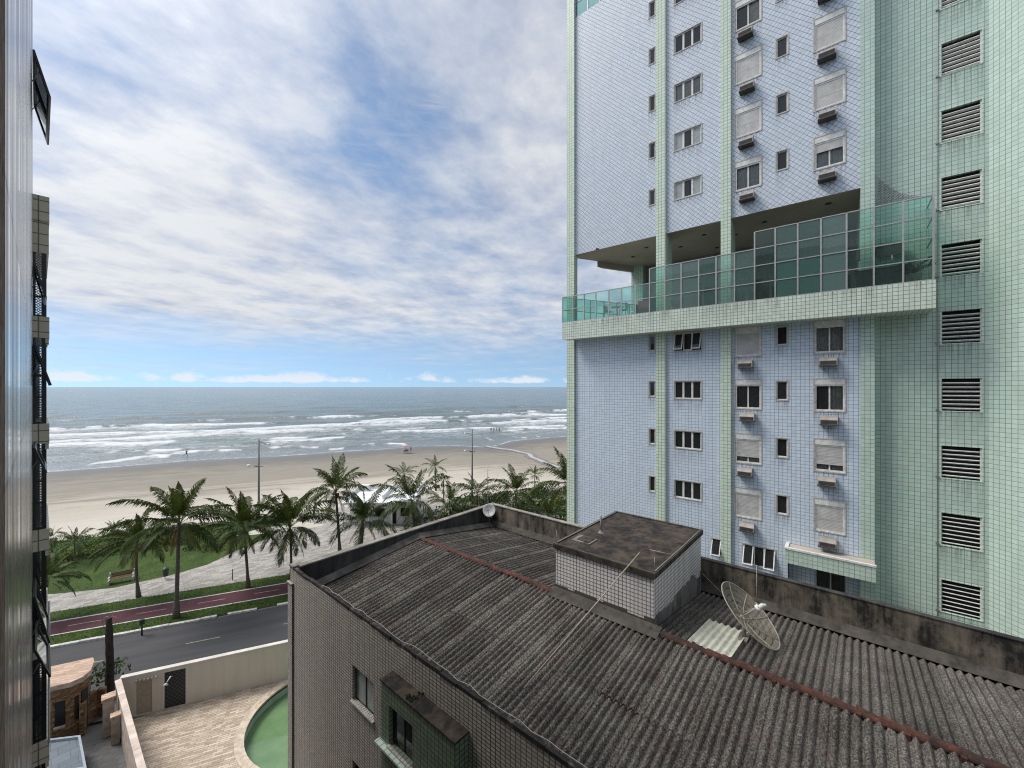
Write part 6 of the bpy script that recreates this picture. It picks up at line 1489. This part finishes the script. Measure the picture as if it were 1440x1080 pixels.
def _lat():
    t = NT('diamond_lattice'); b = t.node('TexBrick', offset=0.0); t.link(t.map(t.uv(), rot=(0,0,PI/4)), b.inputs[0]); b.inputs['Scale'].default_value = 1; b.inputs['Brick Width'].default_value = .16; b.inputs['Row Height'].default_value = .16; b.inputs['Mortar Size'].default_value = .008
    c = t.mix(b.outputs['Fac'], (.014,.018,.024), (.10,.105,.12)); return t.set(c, .5)
mb = MB(); mb.box((d2a+.02, -.05, .03), (d2b-.02, .0, min(2.15, d2t)-.02)); gt = mb.build('lattice_gate', _lat(), SWL)
lp = to_w(242, 955)[0]; mb = MB(); mb.tube([(lp, -.06, 1.75), (lp+.02, -.4, 1.95), (lp-.1, -.55, 1.75)], .03, 6); mb.lathe((lp-.13, -.6, 1.66), [(.02, .1), (.13, 0), (.001, -.03)], 10, axis=(.2, .3, 1)); mb.build('shower_head', M['white'], gt)
# side wall running towards us
GW = empty('garden_wall', ((SWX0+SWX1)/2, 12, 0), 0, 'beige garden wall with a broad sandstone coping between driveway and courtyard', 'wall')
cx_ = (SWX0+SWX1)/2; yE = uv(uc, VW).y-.15
mb = MB(); mb.box((SWX0+.08-cx_, -9, 0), (SWX1-.08-cx_, yE-12, 2.22)); mb.build('wall_panel', M['coping'], GW)
mb = MB(); y = -9.0; rnd = random.Random(4)
while y < yE-12: L = min(.8, yE-12-y); mb.box((SWX0-cx_, y, 2.222), (SWX1-cx_, y+L-.008, 2.30+rnd.uniform(-.006, .006))); y += .8
mb.build('coping', M['copingstone'] if 'copingstone' in M else plain('sandstone_coping', (.66,.55,.47), .7, var=.14, scale=2), GW)
zsheet('driveway', [(-.1, 17.05), (SWX0+.09, 17.05), (SWX0+.09, 29), (-3.5, 31), (-14, 34), (-14, 21.1)], M['drive'], .01)
zsheet('driveway', [(-.1, 0), (SWX0+.09, 0), (SWX0+.09, 17.05), (-.1, 17.05)], M['drive'], .012)
# gatehouse
def gatehouse():
    zr = 3.0; P = [onz(*q, zr) for q in ((40, 944), (74, 937), (131, 924.5), (133, 930), (128, 943), (117, 952), (100, 960), (70, 967), (40, 971))]
    c = sum(P, Vector())/len(P); c.z = 0; r = empty('gatehouse', c, 0, 'small rubble stone gatehouse with a curved rose stone roof', 'gatehouse')
    poly = [(p.x-c.x, p.y-c.y) for p in P]; ins = [(x*.86, y*.84) for x, y in poly]
    mb = MB(); mb.prism(ins, 0, zr-.23); mb.build('wall', M['rubble'], r)
    mb = MB(); mb.prism(poly, zr-.22, zr-.004); rf = mb.build('roof', M['coping'], r)
    mb = MB(); mb.prism([(x*.985, y*.985) for x, y in poly], zr-.003, zr+.02); mb.build('roof_paving', M['rosestone'], rf)
    def panel(i, s0, s1, z0, z1, name, mat, d=.06):
        a, b = Vector((*ins[i], 0)), Vector((*ins[i+1], 0)); t = (b-a).normalized(); n_ = Vector((-t.y, t.x, 0)); n_ = n_ if n_.dot((a+b)/2) > 0 else -n_
        p, q = a.lerp(b, s0), a.lerp(b, s1); mb = MB(); A = [p, q, q+n_*d, p+n_*d]; mb.prism([(v.x, v.y) for v in A], z0, z1); return mb.build(name, M[mat], r)
    w = panel(6, .30, .85, .9, 2.1, 'window', 'black', .03); panel(6, .26, .89, .78, .86, 'sill', 'coping', .1)
    panel(4, .05, .95, .1, 2.2, 'door', 'black', .04); panel(5, .2, .6, .9, 2.1, 'window', 'black', .03)
gatehouse()
def platform():
    P = [onz(*q, .9) for q in ((38, 1046), (113, 1037), (122, 1084), (38, 1096))]; c = sum(P, Vector())/4; c.z = 0
    r = empty('entrance_marquee', c, 0, 'low flat entrance roof of bluish stone with a pale rim', 'canopy'); poly = [(p.x-c.x, p.y-c.y) for p in P]
    mb = MB(); mb.prism(poly, 0, .88); mb.build('base', M['drive'], r); mb = MB(); mb.prism([(x*.97, y*.97) for x, y in poly], .882, .90); mb.build('top', M['bluestone'], r)
    mb = MB()
    for i in range(4):
        a, b = Vector((*poly[i], 0)), Vector((*poly[(i+1) % 4], 0)); ai, bi = a*.90, b*.90; mb.prism([(a.x, a.y), (b.x, b.y), (bi.x, bi.y), (ai.x, ai.y)], .902, 1.02+.002*i)
    mb.build('rim', plain('pale_blue_rim', (.33,.38,.42), .6), r)
platform()
def gate_pillar(px0, px1, pt, pb, z, label):
    p = onz((px0+px1)/2, pt, z); k = (p-CAM).dot(FW)/F; w = (px1-px0)*k/2
    r = empty('gate_pillar', (p.x, p.y, 0), -.1, label, 'pillar'); mb = MB(); mb.box((-w*.8, -w*.8, 0), (w*.8, w*.8, z-.14)); mb.build('shaft', M['coping'], r); mb = MB(); mb.box((-w, -w, z-.139), (w, w, z)); mb.build('cap', M['rosestone'], r)
gate_pillar(145.5, 160, 978, 1045, 2.0, 'broad beige gate pillar with a flat cap beside the dead palm stump')
gate_pillar(157, 168, 1004, 1050, 1.45, 'smaller lower beige pillar against the garden wall')
def curved_wall():
    P = [onz(*q, 1.6) for q in ((119, 990), (125, 977), (136, 970), (147, 968))]; c = P[1].copy(); c.z = 0; r = empty('planter_wall', c, 0, 'low curved rubble stone planter wall beside the gatehouse', 'wall'); mb = MB()
    Q = [p-c for p in P]
    for i in range(3):
        a, b = Q[i], Q[i+1]; t = (b-a).normalized(); n_ = Vector((-t.y, t.x, 0))*.2; mb.prism([(a.x, a.y), (b.x, b.y), (b.x+n_.x, b.y+n_.y), (a.x+n_.x, a.y+n_.y)], 0, 1.6)
    mb.build('wall_panel', M['rubble'], r)
    p = onz(134, 972, .8); shrub('planter_plant', 'spiky green plants in the planter beside the gatehouse', 'plant', [(p.x+.2, p.y+.9, .9, .7, 1.1), (p.x+1.0, p.y+.9, .9, .6, .9), (p.x-.3, p.y+1.2, .9, .6, 1.2)], M['bush'], 51, .2, 170)
curved_wall()
def stump():
    b = onz(155, 985); k = (b-CAM).dot(FW)/F; h = (985-868)*k; r = empty('dead_palm_stump', b, 0, 'dark dead palm trunk with a bare top standing by the garden wall', 'tree trunk')
    mb = MB(); n = 12; rn = random.Random(3); mb.tube([(rn.uniform(-.02, .02)-.06*i/n, rn.uniform(-.02, .02), h*i/n) for i in range(n+1)], [.21-.06*i/n+rn.uniform(-.015, .015) for i in range(n+1)], 12); mb.build('trunk', M['deadtrunk'], r)
    mb = MB()
    for a, s in ((0, 1), (PI, .9), (1.3, .6)):
        d = RT*math.cos(a)+FW*math.sin(a); mb.tube([Vector((0, 0, h-.05)), d*.25*s+Vector((0, 0, h+.05)), d*.5*s+Vector((0, 0, h-.2)), d*.42*s+Vector((0, 0, h-.62))], [.03, .02, .014, .008], 5)
    mb.build('dead_fronds', M['palm_stalk'], r)
M['palm_stalk'] = plain('dry_palm_stalk', (.22,.17,.12), .9)
stump()
scn.cycles.max_bounces = 8; scn.cycles.transparent_max_bounces = 16
scn.cycles.use_denoising = True; scn.cycles.denoiser = 'OPENIMAGEDENOISE'; scn.cycles.denoising_input_passes = 'RGB_ALBEDO_NORMAL'; scn.cycles.denoising_prefilter = 'NONE'; scn.cycles.caustics_reflective = False; scn.cycles.caustics_refractive = False; scn.cycles.sample_clamp_indirect = 4; scn.cycles.filter_width = 1.1
